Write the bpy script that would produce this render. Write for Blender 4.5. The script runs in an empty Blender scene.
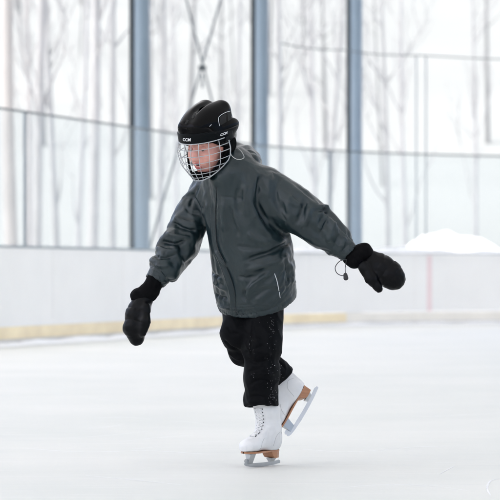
import bpy, bmesh, math, random
import numpy as np
from mathutils import Vector, Matrix, noise
from mathutils.bvhtree import BVHTree

SC = bpy.context.scene
COL = SC.collection
R = math.radians
rng = np.random.default_rng(7)

# ------------------------------------------------------------------ camera model
FPX = 2800.0          # focal length in pixels of a 500 px wide frame
HC = 0.822            # height of the lens above the ice
HOR = 272.0           # row of the horizon in a 500 px frame
DP = 11.86            # distance of the skater

def P(px, py, dy=0.0):
    """a point of the skater: measured from the photo, dy metres behind the skater's plane"""
    y = DP + dy
    return np.array([(px - 250) * y / FPX, y, HC + (HOR - py) * y / FPX])

# ------------------------------------------------------------------ object helpers
def link(o, parent=None):
    COL.objects.link(o)
    if parent is not None:
        o.parent = parent
    return o

def empty(name, loc, label=None, cat=None, group=None):
    o = bpy.data.objects.new(name, None)
    o.location = loc
    o.empty_display_size = 0.2
    link(o)
    if label: o['label'] = label
    if cat: o['category'] = cat
    if group: o['group'] = group
    return o

def mesh_obj(name, verts, faces, mat, parent=None, smooth=True, loc=None):
    """verts in world coordinates; stored relative to the thing's base"""
    me = bpy.data.meshes.new(name)
    v = np.asarray(verts, dtype=np.float64)
    off = np.zeros(3)
    if parent is not None:
        q = parent
        while q is not None:
            off = off + np.array(q.location)
            q = q.parent
    elif loc is not None:
        off = np.array(loc, dtype=float)
    v = v - off
    me.from_pydata(v.tolist(), [], faces if isinstance(faces, list) else faces.tolist())
    me.update()
    if smooth:
        me.polygons.foreach_set('use_smooth', np.ones(len(me.polygons), dtype=bool))
    o = bpy.data.objects.new(name, me)
    if mat is not None:
        me.materials.append(mat)
    if parent is None and loc is not None:
        o.location = loc
    link(o, parent)
    return o

class MB:
    """collects simple shapes into one mesh"""
    def __init__(s):
        s.v = []; s.f = []
    def add(s, v, f):
        n = len(s.v)
        s.v += [tuple(map(float, q)) for q in v]
        s.f += [tuple(int(i) + n for i in q) for q in f]
    def box(s, c, size, ax=None):
        c = np.array(c, float); h = np.array(size, float) / 2
        A = np.eye(3) if ax is None else np.array(ax, float)
        vs = []
        for sx in (-1, 1):
            for sy in (-1, 1):
                for sz in (-1, 1):
                    vs.append(c + A[0]*h[0]*sx + A[1]*h[1]*sy + A[2]*h[2]*sz)
        s.add(vs, [(0,1,3,2),(4,6,7,5),(0,4,5,1),(2,3,7,6),(0,2,6,4),(1,5,7,3)])
    def tube(s, pts, rad, n=8, closed=False, caps=True):
        pts = [np.array(p, float) for p in pts]
        m = len(pts)
        if np.isscalar(rad): rad = [rad]*m
        tan = []
        for i in range(m):
            if closed:
                t = pts[(i+1) % m] - pts[(i-1) % m]
            else:
                t = pts[min(i+1, m-1)] - pts[max(i-1, 0)]
            tan.append(t / (np.linalg.norm(t) + 1e-12))
        up = np.array([0,0,1.0]) if abs(tan[0][2]) < .9 else np.array([1.0,0,0])
        a = np.cross(tan[0], up); a /= np.linalg.norm(a)
        rings = []
        for i in range(m):
            a = a - tan[i]*np.dot(a, tan[i]); a /= (np.linalg.norm(a) + 1e-12)
            b = np.cross(tan[i], a)
            rings.append([pts[i] + rad[i]*(a*math.cos(2*math.pi*k/n) + b*math.sin(2*math.pi*k/n)) for k in range(n)])
        vs = [q for r_ in rings for q in r_]
        fs = []
        for i in range(m if closed else m-1):
            j = (i+1) % m
            for k in range(n):
                l = (k+1) % n
                fs.append((i*n+k, i*n+l, j*n+l, j*n+k))
        if caps and not closed:
            fs.append(tuple(range(n))[::-1]); fs.append(tuple((m-1)*n+k for k in range(n)))
        s.add(vs, fs)
    def build(s, name, mat, parent=None, smooth=False, loc=None):
        return mesh_obj(name, s.v, s.f, mat, parent, smooth, loc)

def spline(pts, n):
    """Catmull-Rom through pts"""
    p = np.array(pts, float)
    q = np.vstack([2*p[0]-p[1], p, 2*p[-1]-p[-2]])
    out = []
    m = len(p) - 1
    for i in range(n):
        t = i/(n-1)*m
        k = min(int(t), m-1); u = t-k
        a, b, c, d = q[k], q[k+1], q[k+2], q[k+3]
        out.append(.5*((2*b)+(-a+c)*u+(2*a-5*b+4*c-d)*u*u+(-a+3*b-3*c+d)*u**3))
    return np.array(out)

# ------------------------------------------------------------------ implicit surfaces
def capsule(p, a, b, ra, rb):
    a = np.asarray(a, np.float32); b = np.asarray(b, np.float32)
    ba = b-a; pa = p-a
    h = np.clip(pa@ba/float(ba@ba), 0, 1)
    return np.linalg.norm(pa - h[:, None]*ba, axis=1) - (ra+(rb-ra)*h)

def chain(p, pts, rad, k=0.01):
    d = None
    for i in range(len(pts)-1):
        c = capsule(p, pts[i], pts[i+1], rad[i], rad[i+1])
        d = c if d is None else smin(d, c, k)
    return d

def ellipsoid(p, c, r, M=None):
    q = p - np.asarray(c, np.float32)
    if M is not None:
        q = q @ np.asarray(M, np.float32).T
    r = np.asarray(r, np.float32)
    k0 = np.linalg.norm(q/r, axis=1)
    k1 = np.linalg.norm(q/(r*r), axis=1) + 1e-9
    return k0*(k0-1.0)/k1

def smin(a, b, k):
    h = np.maximum(k-np.abs(a-b), 0)/k
    return np.minimum(a, b) - h*h*k*.25

def smax(a, b, k):
    return -smin(-a, -b, k)

def surface_nets(f, org, h):
    nx, ny, nz = f.shape
    s = f < 0
    cnt = np.zeros((nx-1, ny-1, nz-1), np.int8)
    for dx in (0, 1):
        for dy in (0, 1):
            for dz in (0, 1):
                cnt += s[dx:nx-1+dx, dy:ny-1+dy, dz:nz-1+dz]
    act = (cnt > 0) & (cnt < 8)
    ijk = np.argwhere(act)
    idx = -np.ones(act.shape, np.int64)
    idx[act] = np.arange(len(ijk))
    acc = np.zeros((len(ijk), 3)); num = np.zeros(len(ijk))
    I, J, K = ijk.T
    cs = [(0,0,0),(1,0,0),(0,1,0),(1,1,0),(0,0,1),(1,0,1),(0,1,1),(1,1,1)]
    for a in range(8):
        for b in range(a+1, 8):
            A, B = np.array(cs[a]), np.array(cs[b])
            if np.abs(A-B).sum() != 1: continue
            fa = f[I+A[0], J+A[1], K+A[2]]; fb = f[I+B[0], J+B[1], K+B[2]]
            m = (fa < 0) != (fb < 0)
            t = np.where(m, fa/(fa-fb+1e-20), 0)[:, None]
            acc += np.where(m[:, None], A + t*(B-A), 0); num += m
    v = (ijk + acc/num[:, None])*h + np.asarray(org)
    faces = []
    for ax in range(3):
        u, w = (ax+1) % 3, (ax+2) % 3
        sl0 = [slice(None)]*3; sl1 = [slice(None)]*3
        sl0[ax] = slice(0, -1); sl1[ax] = slice(1, None)
        a = s[tuple(sl0)]; b = s[tuple(sl1)]
        e = np.argwhere(a != b)
        ok = (e[:, u] > 0) & (e[:, w] > 0) & (e[:, u] < f.shape[u]-1) & (e[:, w] < f.shape[w]-1)
        e = e[ok]
        flip = a[e[:, 0], e[:, 1], e[:, 2]]
        def cell(du, dw):
            q = e.copy(); q[:, u] -= du; q[:, w] -= dw
            return idx[q[:, 0], q[:, 1], q[:, 2]]
        q = np.stack([cell(1,1), cell(0,1), cell(0,0), cell(1,0)], 1)
        q[~flip] = q[~flip][:, ::-1]
        faces.append(q)
    return v, np.vstack(faces)

def implicit(fn, lo, hi, h):
    """mesh of fn(points) < 0 in the box, evaluated finely only near the surface"""
    lo = np.array(lo, float); hi = np.array(hi, float)
    C = 4
    n = np.ceil((hi-lo)/(h*C)).astype(int)+1
    gx = [lo[i]+np.arange(n[i])*h*C + h*C/2 - h/2 for i in range(3)]
    G = np.stack(np.meshgrid(*gx, indexing='ij'), -1).reshape(-1, 3).astype(np.float32)
    fc = fn(G).reshape(n)
    near = np.abs(fc) < h*C*2.2
    f = np.repeat(np.repeat(np.repeat(fc, C, 0), C, 1), C, 2).astype(np.float32)
    m = np.repeat(np.repeat(np.repeat(near, C, 0), C, 1), C, 2)
    ii = np.argwhere(m)
    pts = (lo + ii*h).astype(np.float32)
    out = np.empty(len(pts), np.float32)
    for s in range(0, len(pts), 400000):
        out[s:s+400000] = fn(pts[s:s+400000])
    f[ii[:, 0], ii[:, 1], ii[:, 2]] = out
    f[f == 0] = 1e-7
    return surface_nets(f, lo, h)

def normals(v, f):
    a = v[f[:, 2]]-v[f[:, 0]]; b = v[f[:, 3]]-v[f[:, 1]]
    n = np.cross(a, b)
    vn = np.zeros_like(v)
    for k in range(4):
        np.add.at(vn, f[:, k], n)
    return vn/(np.linalg.norm(vn, axis=1)[:, None]+1e-12)

def laplace(v, f, it=2, lam=.5):
    n = len(v)
    e = np.vstack([f[:, [0, 1]], f[:, [1, 2]], f[:, [2, 3]], f[:, [3, 0]]])
    i = np.concatenate([e[:, 0], e[:, 1]]); j = np.concatenate([e[:, 1], e[:, 0]])
    deg = np.bincount(i, minlength=n)[:, None]
    for _ in range(it):
        s = np.stack([np.bincount(i, weights=v[j, k], minlength=n) for k in range(3)], 1)
        v = v + lam*(s/deg - v)
    return v

def nz(p, sx, sy=None, sz=None, seed=0.0):
    """smooth noise at scaled coordinates"""
    sy = sx if sy is None else sy; sz = sx if sz is None else sz
    return np.array([noise.noise(Vector((a*sx+seed, b*sy+seed*1.7, c*sz-seed))) for a, b, c in p])

def seg_dist(v, poly):
    """distance of each v to a polyline and the running parameter 0..1 along it"""
    best = np.full(len(v), 1e9); par = np.zeros(len(v))
    L = np.linalg.norm(np.diff(poly, axis=0), axis=1); T = L.sum(); acc = 0
    for i in range(len(poly)-1):
        a, b = poly[i], poly[i+1]; ba = b-a
        h = np.clip((v-a)@ba/(ba@ba+1e-12), 0, 1)
        d = np.linalg.norm(v-a-h[:, None]*ba, axis=1)
        m = d < best
        best[m] = d[m]; par[m] = (acc+h[m]*L[i])/T
        acc += L[i]
    return best, par

CAM = np.array([0, 0, HC])
def sculpt(v, f, strokes):
    """folds: each stroke is a polyline laid on the cloth; (points, amplitude, width)"""
    for pts, amp, w in strokes:
        tree = BVHTree.FromPolygons([Vector(q) for q in v], f.tolist(), epsilon=0)
        p2 = spline(np.array(pts, float), 3*len(pts)+2) if len(pts) > 2 else np.linspace(pts[0], pts[1], 7)
        hit = []
        for px, py in p2:
            d = P(px, py) - CAM
            r = tree.ray_cast(Vector(CAM), Vector(d).normalized())
            if r[0] is not None: hit.append(np.array(r[0]))
        if len(hit) < 2: continue
        d, t = seg_dist(v, np.array(hit))
        n = normals(v, f)
        sel = d < 3*w
        fade = np.clip(np.minimum(t, 1-t)/.22, 0, 1)
        fade = .12+.88*fade*fade*(3-2*fade)
        g = np.exp(-(d/w)**2)*fade*amp
        v = v + np.where(sel[:, None], n*g[:, None], 0)
    return v

# ------------------------------------------------------------------ materials
def mat(name, col, rough=.5, spec=.5, metal=0.0, var=0.0, vscale=8.0, bump=0.0, bscale=60.0, bdist=.002,
        coat=0.0, sheen=0.0, stretch=(1, 1, 1), sss=0.0):
    m = bpy.data.materials.new(name); m.use_nodes = True
    nt = m.node_tree; b = nt.nodes['Principled BSDF']
    b.inputs['Base Color'].default_value = (*col, 1)
    b.inputs['Roughness'].default_value = rough
    b.inputs['Specular IOR Level'].default_value = spec
    b.inputs['Metallic'].default_value = metal
    b.inputs['Coat Weight'].default_value = coat
    b.inputs['Sheen Weight'].default_value = sheen
    if sss:
        b.inputs['Subsurface Weight'].default_value = sss
        b.inputs['Subsurface Radius'].default_value = (.01, .004, .002)
    tc = nt.nodes.new('ShaderNodeTexCoord')
    mp = nt.nodes.new('ShaderNodeMapping'); mp.inputs['Scale'].default_value = stretch
    nt.links.new(tc.outputs['Object'], mp.inputs['Vector'])
    if var:
        n = nt.nodes.new('ShaderNodeTexNoise'); n.inputs['Scale'].default_value = vscale; n.inputs['Detail'].default_value = 6
        nt.links.new(mp.outputs[0], n.inputs['Vector'])
        r = nt.nodes.new('ShaderNodeValToRGB')
        r.color_ramp.elements[0].position = .3; r.color_ramp.elements[1].position = .7
        r.color_ramp.elements[0].color = (*[c*(1-var) for c in col], 1)
        r.color_ramp.elements[1].color = (*[min(1, c*(1+var)) for c in col], 1)
        nt.links.new(n.outputs['Fac'], r.inputs['Fac'])
        nt.links.new(r.outputs[0], b.inputs['Base Color'])
    if bump:
        n = nt.nodes.new('ShaderNodeTexNoise'); n.inputs['Scale'].default_value = bscale; n.inputs['Detail'].default_value = 5
        nt.links.new(mp.outputs[0], n.inputs['Vector'])
        bp = nt.nodes.new('ShaderNodeBump'); bp.inputs['Strength'].default_value = bump; bp.inputs['Distance'].default_value = bdist
        nt.links.new(n.outputs['Fac'], bp.inputs['Height'])
        nt.links.new(bp.outputs[0], b.inputs['Normal'])
    return m
# ================================================================== THE PLACE
M_ice = mat('ice_surface', (.68, .69, .655), rough=.55, spec=.25)
nt = M_ice.node_tree; b = nt.nodes['Principled BSDF']
def ice_nodes():
    tc = nt.nodes.new('ShaderNodeTexCoord')
    # broad cloudy tone of scraped, snow-dusted ice
    n1 = nt.nodes.new('ShaderNodeTexNoise'); n1.inputs['Scale'].default_value = .55; n1.inputs['Detail'].default_value = 8
    n1.inputs['Roughness'].default_value = .62
    nt.links.new(tc.outputs['Object'], n1.inputs['Vector'])
    r1 = nt.nodes.new('ShaderNodeValToRGB')
    r1.color_ramp.elements[0].position = .32; r1.color_ramp.elements[1].position = .68
    r1.color_ramp.elements[0].color = (.635, .655, .625, 1); r1.color_ramp.elements[1].color = (.705, .712, .68, 1)
    nt.links.new(n1.outputs['Fac'], r1.inputs['Fac'])
    # skate scratches: very stretched noise in three directions
    prev = r1.outputs[0]
    bump_h = n1.outputs['Fac']
    for k, (rot, sc_, th) in enumerate(((20, 3.0, .655), (-52, 2.2, .665), (84, 2.6, .66))):
        mp = nt.nodes.new('ShaderNodeMapping'); mp.inputs['Rotation'].default_value = (0, 0, R(rot)); mp.inputs['Scale'].default_value = (.35, 22, 1)
        wv = nt.nodes.new('ShaderNodeTexNoise'); wv.inputs['Scale'].default_value = sc_; wv.inputs['Detail'].default_value = 3
        wv.inputs['Distortion'].default_value = .5
        nt.links.new(tc.outputs['Object'], mp.inputs['Vector']); nt.links.new(mp.outputs[0], wv.inputs['Vector'])
        rr = nt.nodes.new('ShaderNodeValToRGB'); rr.color_ramp.elements[0].position = th; rr.color_ramp.elements[1].position = th+.05
        nt.links.new(wv.outputs['Fac'], rr.inputs['Fac'])
        mx = nt.nodes.new('ShaderNodeMix'); mx.data_type = 'RGBA'
        ml = nt.nodes.new('ShaderNodeMath'); ml.operation = 'MULTIPLY'; ml.inputs[1].default_value = .85
        nt.links.new(rr.outputs[0], ml.inputs[0]); nt.links.new(ml.outputs[0], mx.inputs['Factor'])
        nt.links.new(prev, mx.inputs['A']); mx.inputs['B'].default_value = (.76, .765, .75, 1) if k != 1 else (.56, .595, .595, 1)
        prev = mx.outputs['Result']
    nt.links.new(prev, b.inputs['Base Color'])
    n2 = nt.nodes.new('ShaderNodeTexNoise'); n2.inputs['Scale'].default_value = 22; n2.inputs['Detail'].default_value = 6
    nt.links.new(tc.outputs['Object'], n2.inputs['Vector'])
    bp = nt.nodes.new('ShaderNodeBump'); bp.inputs['Strength'].default_value = .35; bp.inputs['Distance'].default_value = .006
    nt.links.new(n2.outputs['Fac'], bp.inputs['Height']); nt.links.new(bp.outputs[0], b.inputs['Normal'])
ice_nodes()
M_snow = mat('snow', (.86, .875, .89), rough=.8, spec=.2, var=.03, vscale=3, bump=.5, bscale=9, bdist=.03)
M_board = mat('white_board', (.90, .90, .885), rough=.5, var=.02, vscale=1.6)
M_kick = mat('yellow_kick', (.92, .78, .54), rough=.5, var=.12, vscale=2.5)
M_lowkick = mat('scuffed_kick', (.66, .655, .64), rough=.6, var=.06, vscale=5)
M_seam = mat('seam_grey', (.84, .84, .83))
M_cap = mat('cap_grey', (.27, .32, .35), rough=.5)
M_red = mat('goal_red', (.86, .72, .73), rough=.5)
M_steel = mat('painted_steel', (.15, .205, .255), rough=.45, spec=.5, var=.06, vscale=2)
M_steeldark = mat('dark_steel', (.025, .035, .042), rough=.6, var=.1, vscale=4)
M_post = mat('grey_post', (.16, .19, .21), rough=.5)
M_paleframe = mat('pale_post', (.30, .33, .35), rough=.5)
M_wire = mat('wire_rope', (.08, .10, .11), rough=.5)
M_roof = bpy.data.materials.new('roof_sheet'); M_roof.use_nodes = True
nt = M_roof.node_tree; nt.nodes.clear()
o_ = nt.nodes.new('ShaderNodeOutputMaterial'); mx = nt.nodes.new('ShaderNodeMixShader'); df = nt.nodes.new('ShaderNodeBsdfDiffuse'); tl = nt.nodes.new('ShaderNodeBsdfTranslucent')
df.inputs['Color'].default_value = (.75, .76, .77, 1); tl.inputs['Color'].default_value = (.80, .80, .78, 1)
mx.inputs[0].default_value = .34  # translucent share tuned for soft light from above
nt.links.new(df.outputs[0], mx.inputs[1]); nt.links.new(tl.outputs[0], mx.inputs[2]); nt.links.new(mx.outputs[0], o_.inputs[0])
M_bark = [mat('bark_pale', (.268, .274, .272), rough=.9, var=.12, vscale=5, stretch=(1, 1, .3)),
          mat('bark_grey', (.240, .249, .247), rough=.9, var=.12, vscale=5, stretch=(1, 1, .3)),
          mat('bark_tan', (.272, .268, .260), rough=.9, var=.1, vscale=4, stretch=(1, 1, .3))]

# glass that carries a little frost
M_glass = bpy.data.materials.new('frosty_pane'); M_glass.use_nodes = True
nt = M_glass.node_tree; nt.nodes.clear()
o_ = nt.nodes.new('ShaderNodeOutputMaterial'); mx = nt.nodes.new('ShaderNodeMixShader'); tr = nt.nodes.new('ShaderNodeBsdfTransparent')
df = nt.nodes.new('ShaderNodeBsdfPrincipled'); df.inputs['Base Color'].default_value = (.66, .72, .76, 1); df.inputs['Roughness'].default_value = .4
tr.inputs['Color'].default_value = (.965, .975, .975, 1)
mx.inputs[0].default_value = .08
nt.links.new(tr.outputs[0], mx.inputs[1]); nt.links.new(df.outputs[0], mx.inputs[2]); nt.links.new(mx.outputs[0], o_.inputs[0])

# ------------------------------------------------------------------ ground sheets
def sheet(name, x0, x1, y0, y1, z, m, kind='structure'):
    ob = mesh_obj(name, [(x0, y0, z), (x1, y0, z), (x1, y1, z), (x0, y1, z)], [(0, 1, 2, 3)], m, smooth=False)
    ob['kind'] = kind
    return ob

# board line: a straight side, then the rounded corner of the rink
dvec = np.array([.300, .954]); nvec = np.array([-.954, .300])
start = np.array([-2.8, 31.4])
cs = start + dvec*8.9                    # where the corner begins
RAD = 7.4
cc = cs - nvec*RAD
path = [start + dvec*t for t in np.linspace(-26, 8.9, 71)]
a0 = math.atan2(nvec[1], nvec[0])
for k in range(1, 31):
    a = a0 - R(88)*k/30
    path.append(cc + RAD*np.array([math.cos(a), math.sin(a)]))
tend = path[-1]-path[-2]; tend /= np.linalg.norm(tend)
for k in range(1, 14):
    path.append(path[-1] + tend*.6)
path = np.array(path)
pl = np.concatenate([[0], np.cumsum(np.linalg.norm(np.diff(path, axis=0), axis=1))])

def at(s_):
    x = np.interp(s_, pl, path[:, 0]); y = np.interp(s_, pl, path[:, 1])
    e = .05
    t = np.array([np.interp(s_+e, pl, path[:, 0])-np.interp(s_-e, pl, path[:, 0]), np.interp(s_+e, pl, path[:, 1])-np.interp(s_-e, pl, path[:, 1])])
    t /= np.linalg.norm(t)
    return np.array([x, y]), t, np.array([-t[1], t[0]])

def s_at_px(px):
    best, bs = 1e9, 0
    for q in np.linspace(12, pl[-1]-.3, 1600):
        p, _, _ = at(q)
        x = 250+FPX*p[0]/p[1]
        if abs(x-px) < best: best, bs = abs(x-px), q
    return bs

def ribbon(o0, o1, z0, z1, ss):
    """closed strip following the boards between two offsets (outward +) and heights"""
    mb = MB(); vs = []
    for q in ss:
        p, t, n = at(q)
        for o, z in ((o0, z0), (o1, z0), (o1, z1), (o0, z1)):
            vs.append((*(p+n*o), z))
    fs = []
    for i in range(len(ss)-1):
        for k in range(4):
            l = (k+1) % 4
            fs.append((i*4+k, (i+1)*4+k, (i+1)*4+l, i*4+l))
    fs.append((0, 1, 2, 3)); m = (len(ss)-1)*4; fs.append((m+3, m+2, m+1, m))
    mb.add(vs, fs)
    return mb

S = np.linspace(0, pl[-1], 180)
ice_v = [(*path[0], 0.0)]
sheet('snow_ground', -900, 900, -200, 1600, -.06, M_snow)
# ice: everything on the rink's side of the boards
poly = [tuple(p) for p in path] + [(40.0, float(path[-1][1])), (40.0, -14.0), (-19.0, -14.0)]
ice = mesh_obj('ice', [(x, y, 0) for x, y in poly], [tuple(range(len(poly)))[::-1]], M_ice, smooth=False)
ice['kind'] = 'structure'

boards = empty('rink_boards', (*at(26)[0], 0), 'white dasher boards with a pale yellow kick strip, curving round the corner of the rink', 'rink boards')
ribbon(0, .05, .203, 1.097, S).build('board_panel', M_board, boards)
s_w = s_at_px(346)
ribbon(-.004, .05, .063, .200, np.append(S[S < s_w], s_w)).build('kick_strip', M_kick, boards)
ribbon(-.003, .05, .063, .200, np.append(s_w, S[S > s_w])).build('kick_strip', mat('pale_kick', (.88, .85, .78), rough=.5, var=.05, vscale=2.5), boards)  # paler tone for the rest of the strip past the split
ribbon(.0, .05, 0, .060, S).build('base_strip', M_lowkick, boards)
ribbon(-.012, .075, 1.100, 1.125, S).build('cap_rail', M_cap, boards)
for q in np.arange(1.2, pl[-1], 2.4):
    p, t, n = at(q); mb = MB()
    mb.box((*(p-n*.0015), .68), (.008, .006, .80), [(*t, 0), (*n, 0), (0, 0, 1)])
    mb.build('panel_seam', M_seam, boards)
sg = s_at_px(429)
ribbon(-.004, .0, .206, 1.08, np.linspace(sg-.05, sg+.05, 5)).build('goal_line_mark', M_red, boards)

# snow scraped up against the foot of the boards, and lying on the ledge
def snow_strip(name, s0, s1, off, w, z, hmax, seed, label, n=160, even=.55):
    vs, fs = [], []
    m = 9
    ss = np.linspace(s0, s1, n)
    for i, q in enumerate(ss):
        p, t, nn = at(q)
        env = min(1, i/8, (n-1-i)/8)
        for k in range(m):
            u = k/(m-1)
            hh = hmax*env*math.sin(math.pi*u)**.8*(even+.9*(1.1-even)/.55*noise.noise(Vector((q*1.3, u*2, seed)))+.35*noise.noise(Vector((q*5, u*4, seed))))
            vs.append((*(p+nn*(off+w*(u-.5)*(.8+.5*noise.noise(Vector((q*.9, 3, seed)))))), z+max(0, hh)))
    for i in range(n-1):
        for k in range(m-1):
            fs.append((i*m+k, i*m+k+1, (i+1)*m+k+1, (i+1)*m+k))
    o = mesh_obj(name, vs, fs, M_snow, loc=(*at((s0+s1)/2)[0], z))
    o['kind'] = 'stuff'; o['label'] = label; o['category'] = 'snow'
    return o
snow_strip('scraped_snow', 2, pl[-1]-1, -.20, .5, .003, .050, 3.1, 'low ridge of scraped snow lying along the foot of the boards', 420)
snow_strip('ledge_snow', s_at_px(285), pl[-1]-.5, -.0+.025, .17, 1.112, .085, 7.7, 'thin snow lying on top of the boards round the curved corner', 240)

# ------------------------------------------------------------------ glass above the boards
GT = 2.67
glass = empty('protective_glass', (*at(26.5)[0], 1.125), 'frosty see-through panes with a thin dark top rail standing on the rink boards', 'rink glass')
ribbon(.028, .040, 1.13, GT-.02, S).build('pane', M_glass, glass)
ribbon(.022, .046, GT-.018, GT+.004, S).build('top_rail', M_wire, glass)
for px in (1, 30, 333):
    p, t, n = at(s_at_px(px))
    mb = MB(); mb.box((*(p+n*.062), 1.126+(GT-1.126)/2), (.034, .03, GT-1.126), [(*t, 0), (*n, 0), (0, 0, 1)])
    mb.build('glass_post', M_post, glass)

# safety net frame: tall posts and the cable they carry
NT = 4.22
s0 = s_at_px(290)
net = empty('safety_net_frame', (*at(s0)[0], 0), 'thin tall posts carrying one sagging net cable high above the rink glass', 'net frame')
p, t, n = at(s0)
mb = MB(); mb.tube([(*(p+n*.16), 0), (*(p+n*.16), NT+.05)], .013, 8); mb.build('post', M_paleframe, net)
for px in (422.2, 431.8):
    p, t, n = at(s_at_px(px))
    mb = MB(); mb.tube([(*(p+n*.16), 0), (*(p+n*.16), NT)], .013, 8); mb.build('post', M_paleframe, net)
keys = [s0, s_at_px(352), s_at_px(426), pl[-1]-1]
pts = []
for i in range(3):
    for u in np.linspace(0, 1, 14)[(1 if i else 0):]:
        q = keys[i]*(1-u)+keys[i+1]*u
        p, t, n = at(q)
        pts.append((*(p+n*.16), NT - .025*math.sin(math.pi*u)))
mb = MB(); mb.tube(pts, .009, 6); mb.build('cable', M_wire, net, smooth=True)

# ------------------------------------------------------------------ the roof's columns
c0 = start + nvec*1.2
ax3 = [(*dvec, 0), (*nvec, 0), (0, 0, 1)]
col_lab = {7.98: 'blue-grey steel roof column beside the clear glass bay, first from the grey fence post',
           13.67: 'blue-grey steel roof column directly behind the skater\'s hood',
           19.4: 'blue-grey steel roof column behind the outstretched arm and its mitten'}
HR = 9.8
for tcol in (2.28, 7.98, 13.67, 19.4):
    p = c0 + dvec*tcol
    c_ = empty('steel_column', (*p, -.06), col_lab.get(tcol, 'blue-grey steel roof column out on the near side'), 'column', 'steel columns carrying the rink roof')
    # a round shaft on a base plate, with a dark strip along its left
    wx = np.array([1.0, 0]); wy = np.array([0, 1.0])
    A3 = [(1, 0, 0), (0, 1, 0), (0, 0, 1)]
    mb = MB()
    mb.tube([(*(p+wx*.022), -.03), (*(p+wx*.022), HR+.05)], .118, 28)
    mb.build('shaft', M_steel, c_, smooth=True)
    mb = MB(); mb.box((*(p-wx*.112), HR/2), (.066, .16, HR), A3); mb.build('shade_strip', M_steeldark, c_)  # added near-black strip standing in for shade on the column's left side
    mb = MB(); mb.box((*p, -.02), (.42, .42, .05), A3); mb.build('base_plate', M_steeldark, c_)

# cross brace between the first two columns in view
pA = c0 + dvec*7.98 + nvec*.02; pB = c0 + dvec*13.67 + nvec*.02
def zrow(p, row): return HC + (HOR-row)*p[1]/FPX
br = empty('cross_brace', (*((pA+pB)/2), 3.9), 'thin crossed steel tie rods meeting at a small plate above the skater\'s helmet', 'brace')
mid = (pA+pB)/2; zm = zrow(mid, 68)
for sgn in (1, -1):
    lo_, hi_ = (pA, pB) if sgn > 0 else (pB, pA)
    dz_ = zm - .55
    mb = MB(); mb.tube([(*(lo_+nvec*.02*sgn), zm-dz_), (*(mid+nvec*.02*sgn), zm), (*(hi_+nvec*.02*sgn), zm+dz_)], .017, 8)
    mb.build('tie_rod', M_wire, br, smooth=True)
mb = MB(); mb.tube([(*(mid-nvec*.05), zm), (*(mid+nvec*.05), zm)], .040, 16); mb.build('centre_plate', M_steeldark, br)
mb = MB(); mb.tube([(*(mid), zm-.10), (*(mid), zm-.30)], .016, 8); mb.build('turnbuckle', M_wire, br)

# unseen open-sided roof; overhang and translucency shaped to control light on the ice
roof_c = c0 + dvec*(-9) - nvec*14.6
roof = empty('unseen_roof', (*roof_c, HR), 'unseen flat pale roof over the rink, shaped to soften the light', 'roof')
mb = MB(); mb.box((*roof_c, HR+.25), (62, 37, .3), ax3)
rf = mb.build('roof_deck', M_roof, roof)

# ------------------------------------------------------------------ snow bank and trees beyond
def bank(name, cx, cy, rx, ry, h, seed, label):
    vs, fs = [], []; n, m = 56, 12
    for j in range(m+1):
        u = j/m
        for i in range(n):
            a = 2*math.pi*i/n
            k = 1+.22*noise.noise(Vector((math.cos(a)*1.4, math.sin(a)*1.4, seed)))
            x, y = cx+rx*u*k*math.cos(a), cy+ry*u*k*math.sin(a)
            z = h*(1-u)**1.15*(1+.34*noise.noise(Vector((x*.8, y*.8, seed))))
            vs.append((x, y, max(z, 0)-.07))
    for j in range(m):
        for i in range(n):
            fs.append((j*n+i, j*n+(i+1) % n, (j+1)*n+(i+1) % n, (j+1)*n+i))
    o = mesh_obj(name, vs, fs, M_snow, loc=(cx, cy, -.06))
    o['label'] = label; o['category'] = 'snow bank'
    return o
yb = 60.0
bank('snow_bank', (447-250)/FPX*yb, yb, 2.9, 2.8, (HC+(HOR-228)/FPX*yb+.07)*1.12, 2.2, 'bright heap of ploughed snow rising behind the curved boards beside the pale net post')

def make_tree(h, r0, seed, nb, lean, spread, fork=False):
    rr = random.Random(seed)
    tr_, bm_ = MB(), MB()
    n = 16
    pts, rad = [], []
    for i in range(n+1):
        u = i/n
        pts.append(np.array([lean*h*u**1.4+.05*h/8*math.sin(u*5+seed), .04*h/8*math.sin(u*4+seed*2), h*u]))
        rad.append(r0*(1-u)**.75+.015)
    rad[0] *= 1.35
    tr_.tube(pts, rad, 9)
    def branch(base, d, L, r, depth):
        q = [base]; p = base.copy(); dd = d/np.linalg.norm(d)
        m = 7
        for i in range(m):
            dd = dd+np.array([rr.gauss(0, .14), rr.gauss(0, .14), .10+rr.gauss(0, .08)]); dd /= np.linalg.norm(dd)
            p = p+dd*L/m; q.append(p)
        bm_.tube(q, [max(.006, r*(1-i/(m+.4))) for i in range(m+1)], 5 if depth else 4, caps=False)
        if depth > 0:
            for k in range(rr.randint(2, 4)):
                i = rr.randint(2, m)
                a = rr.uniform(0, 2*math.pi)
                d2 = dd*1.0+np.array([math.cos(a), math.sin(a), .25])*spread
                branch(q[i], d2, L*rr.uniform(.35, .6), r*.5, depth-1)
    for k in range(nb):
        u = rr.uniform(.16, .95)
        i = u*n; j = int(i)
        base = pts[j]+(pts[min(j+1, n)]-pts[j])*(i-j)
        a = rr.uniform(0, 2*math.pi)
        d = np.array([math.cos(a)*spread, math.sin(a)*spread, rr.uniform(.7, 1.3)])
        branch(base, d, h*rr.uniform(.14, .30)*(1.15-u*.6), r0*.42*(1-u)**.6+.01, 2)
    return tr_, bm_
protos = [make_tree(15, .10, 1, 9, .01, .55), make_tree(14, .08, 2, 10, -.02, .7), make_tree(17, .12, 3, 8, .015, .45),
          make_tree(12, .065, 4, 12, .04, .8), make_tree(16, .09, 5, 10, -.03, .6)]
pm = []
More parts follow.
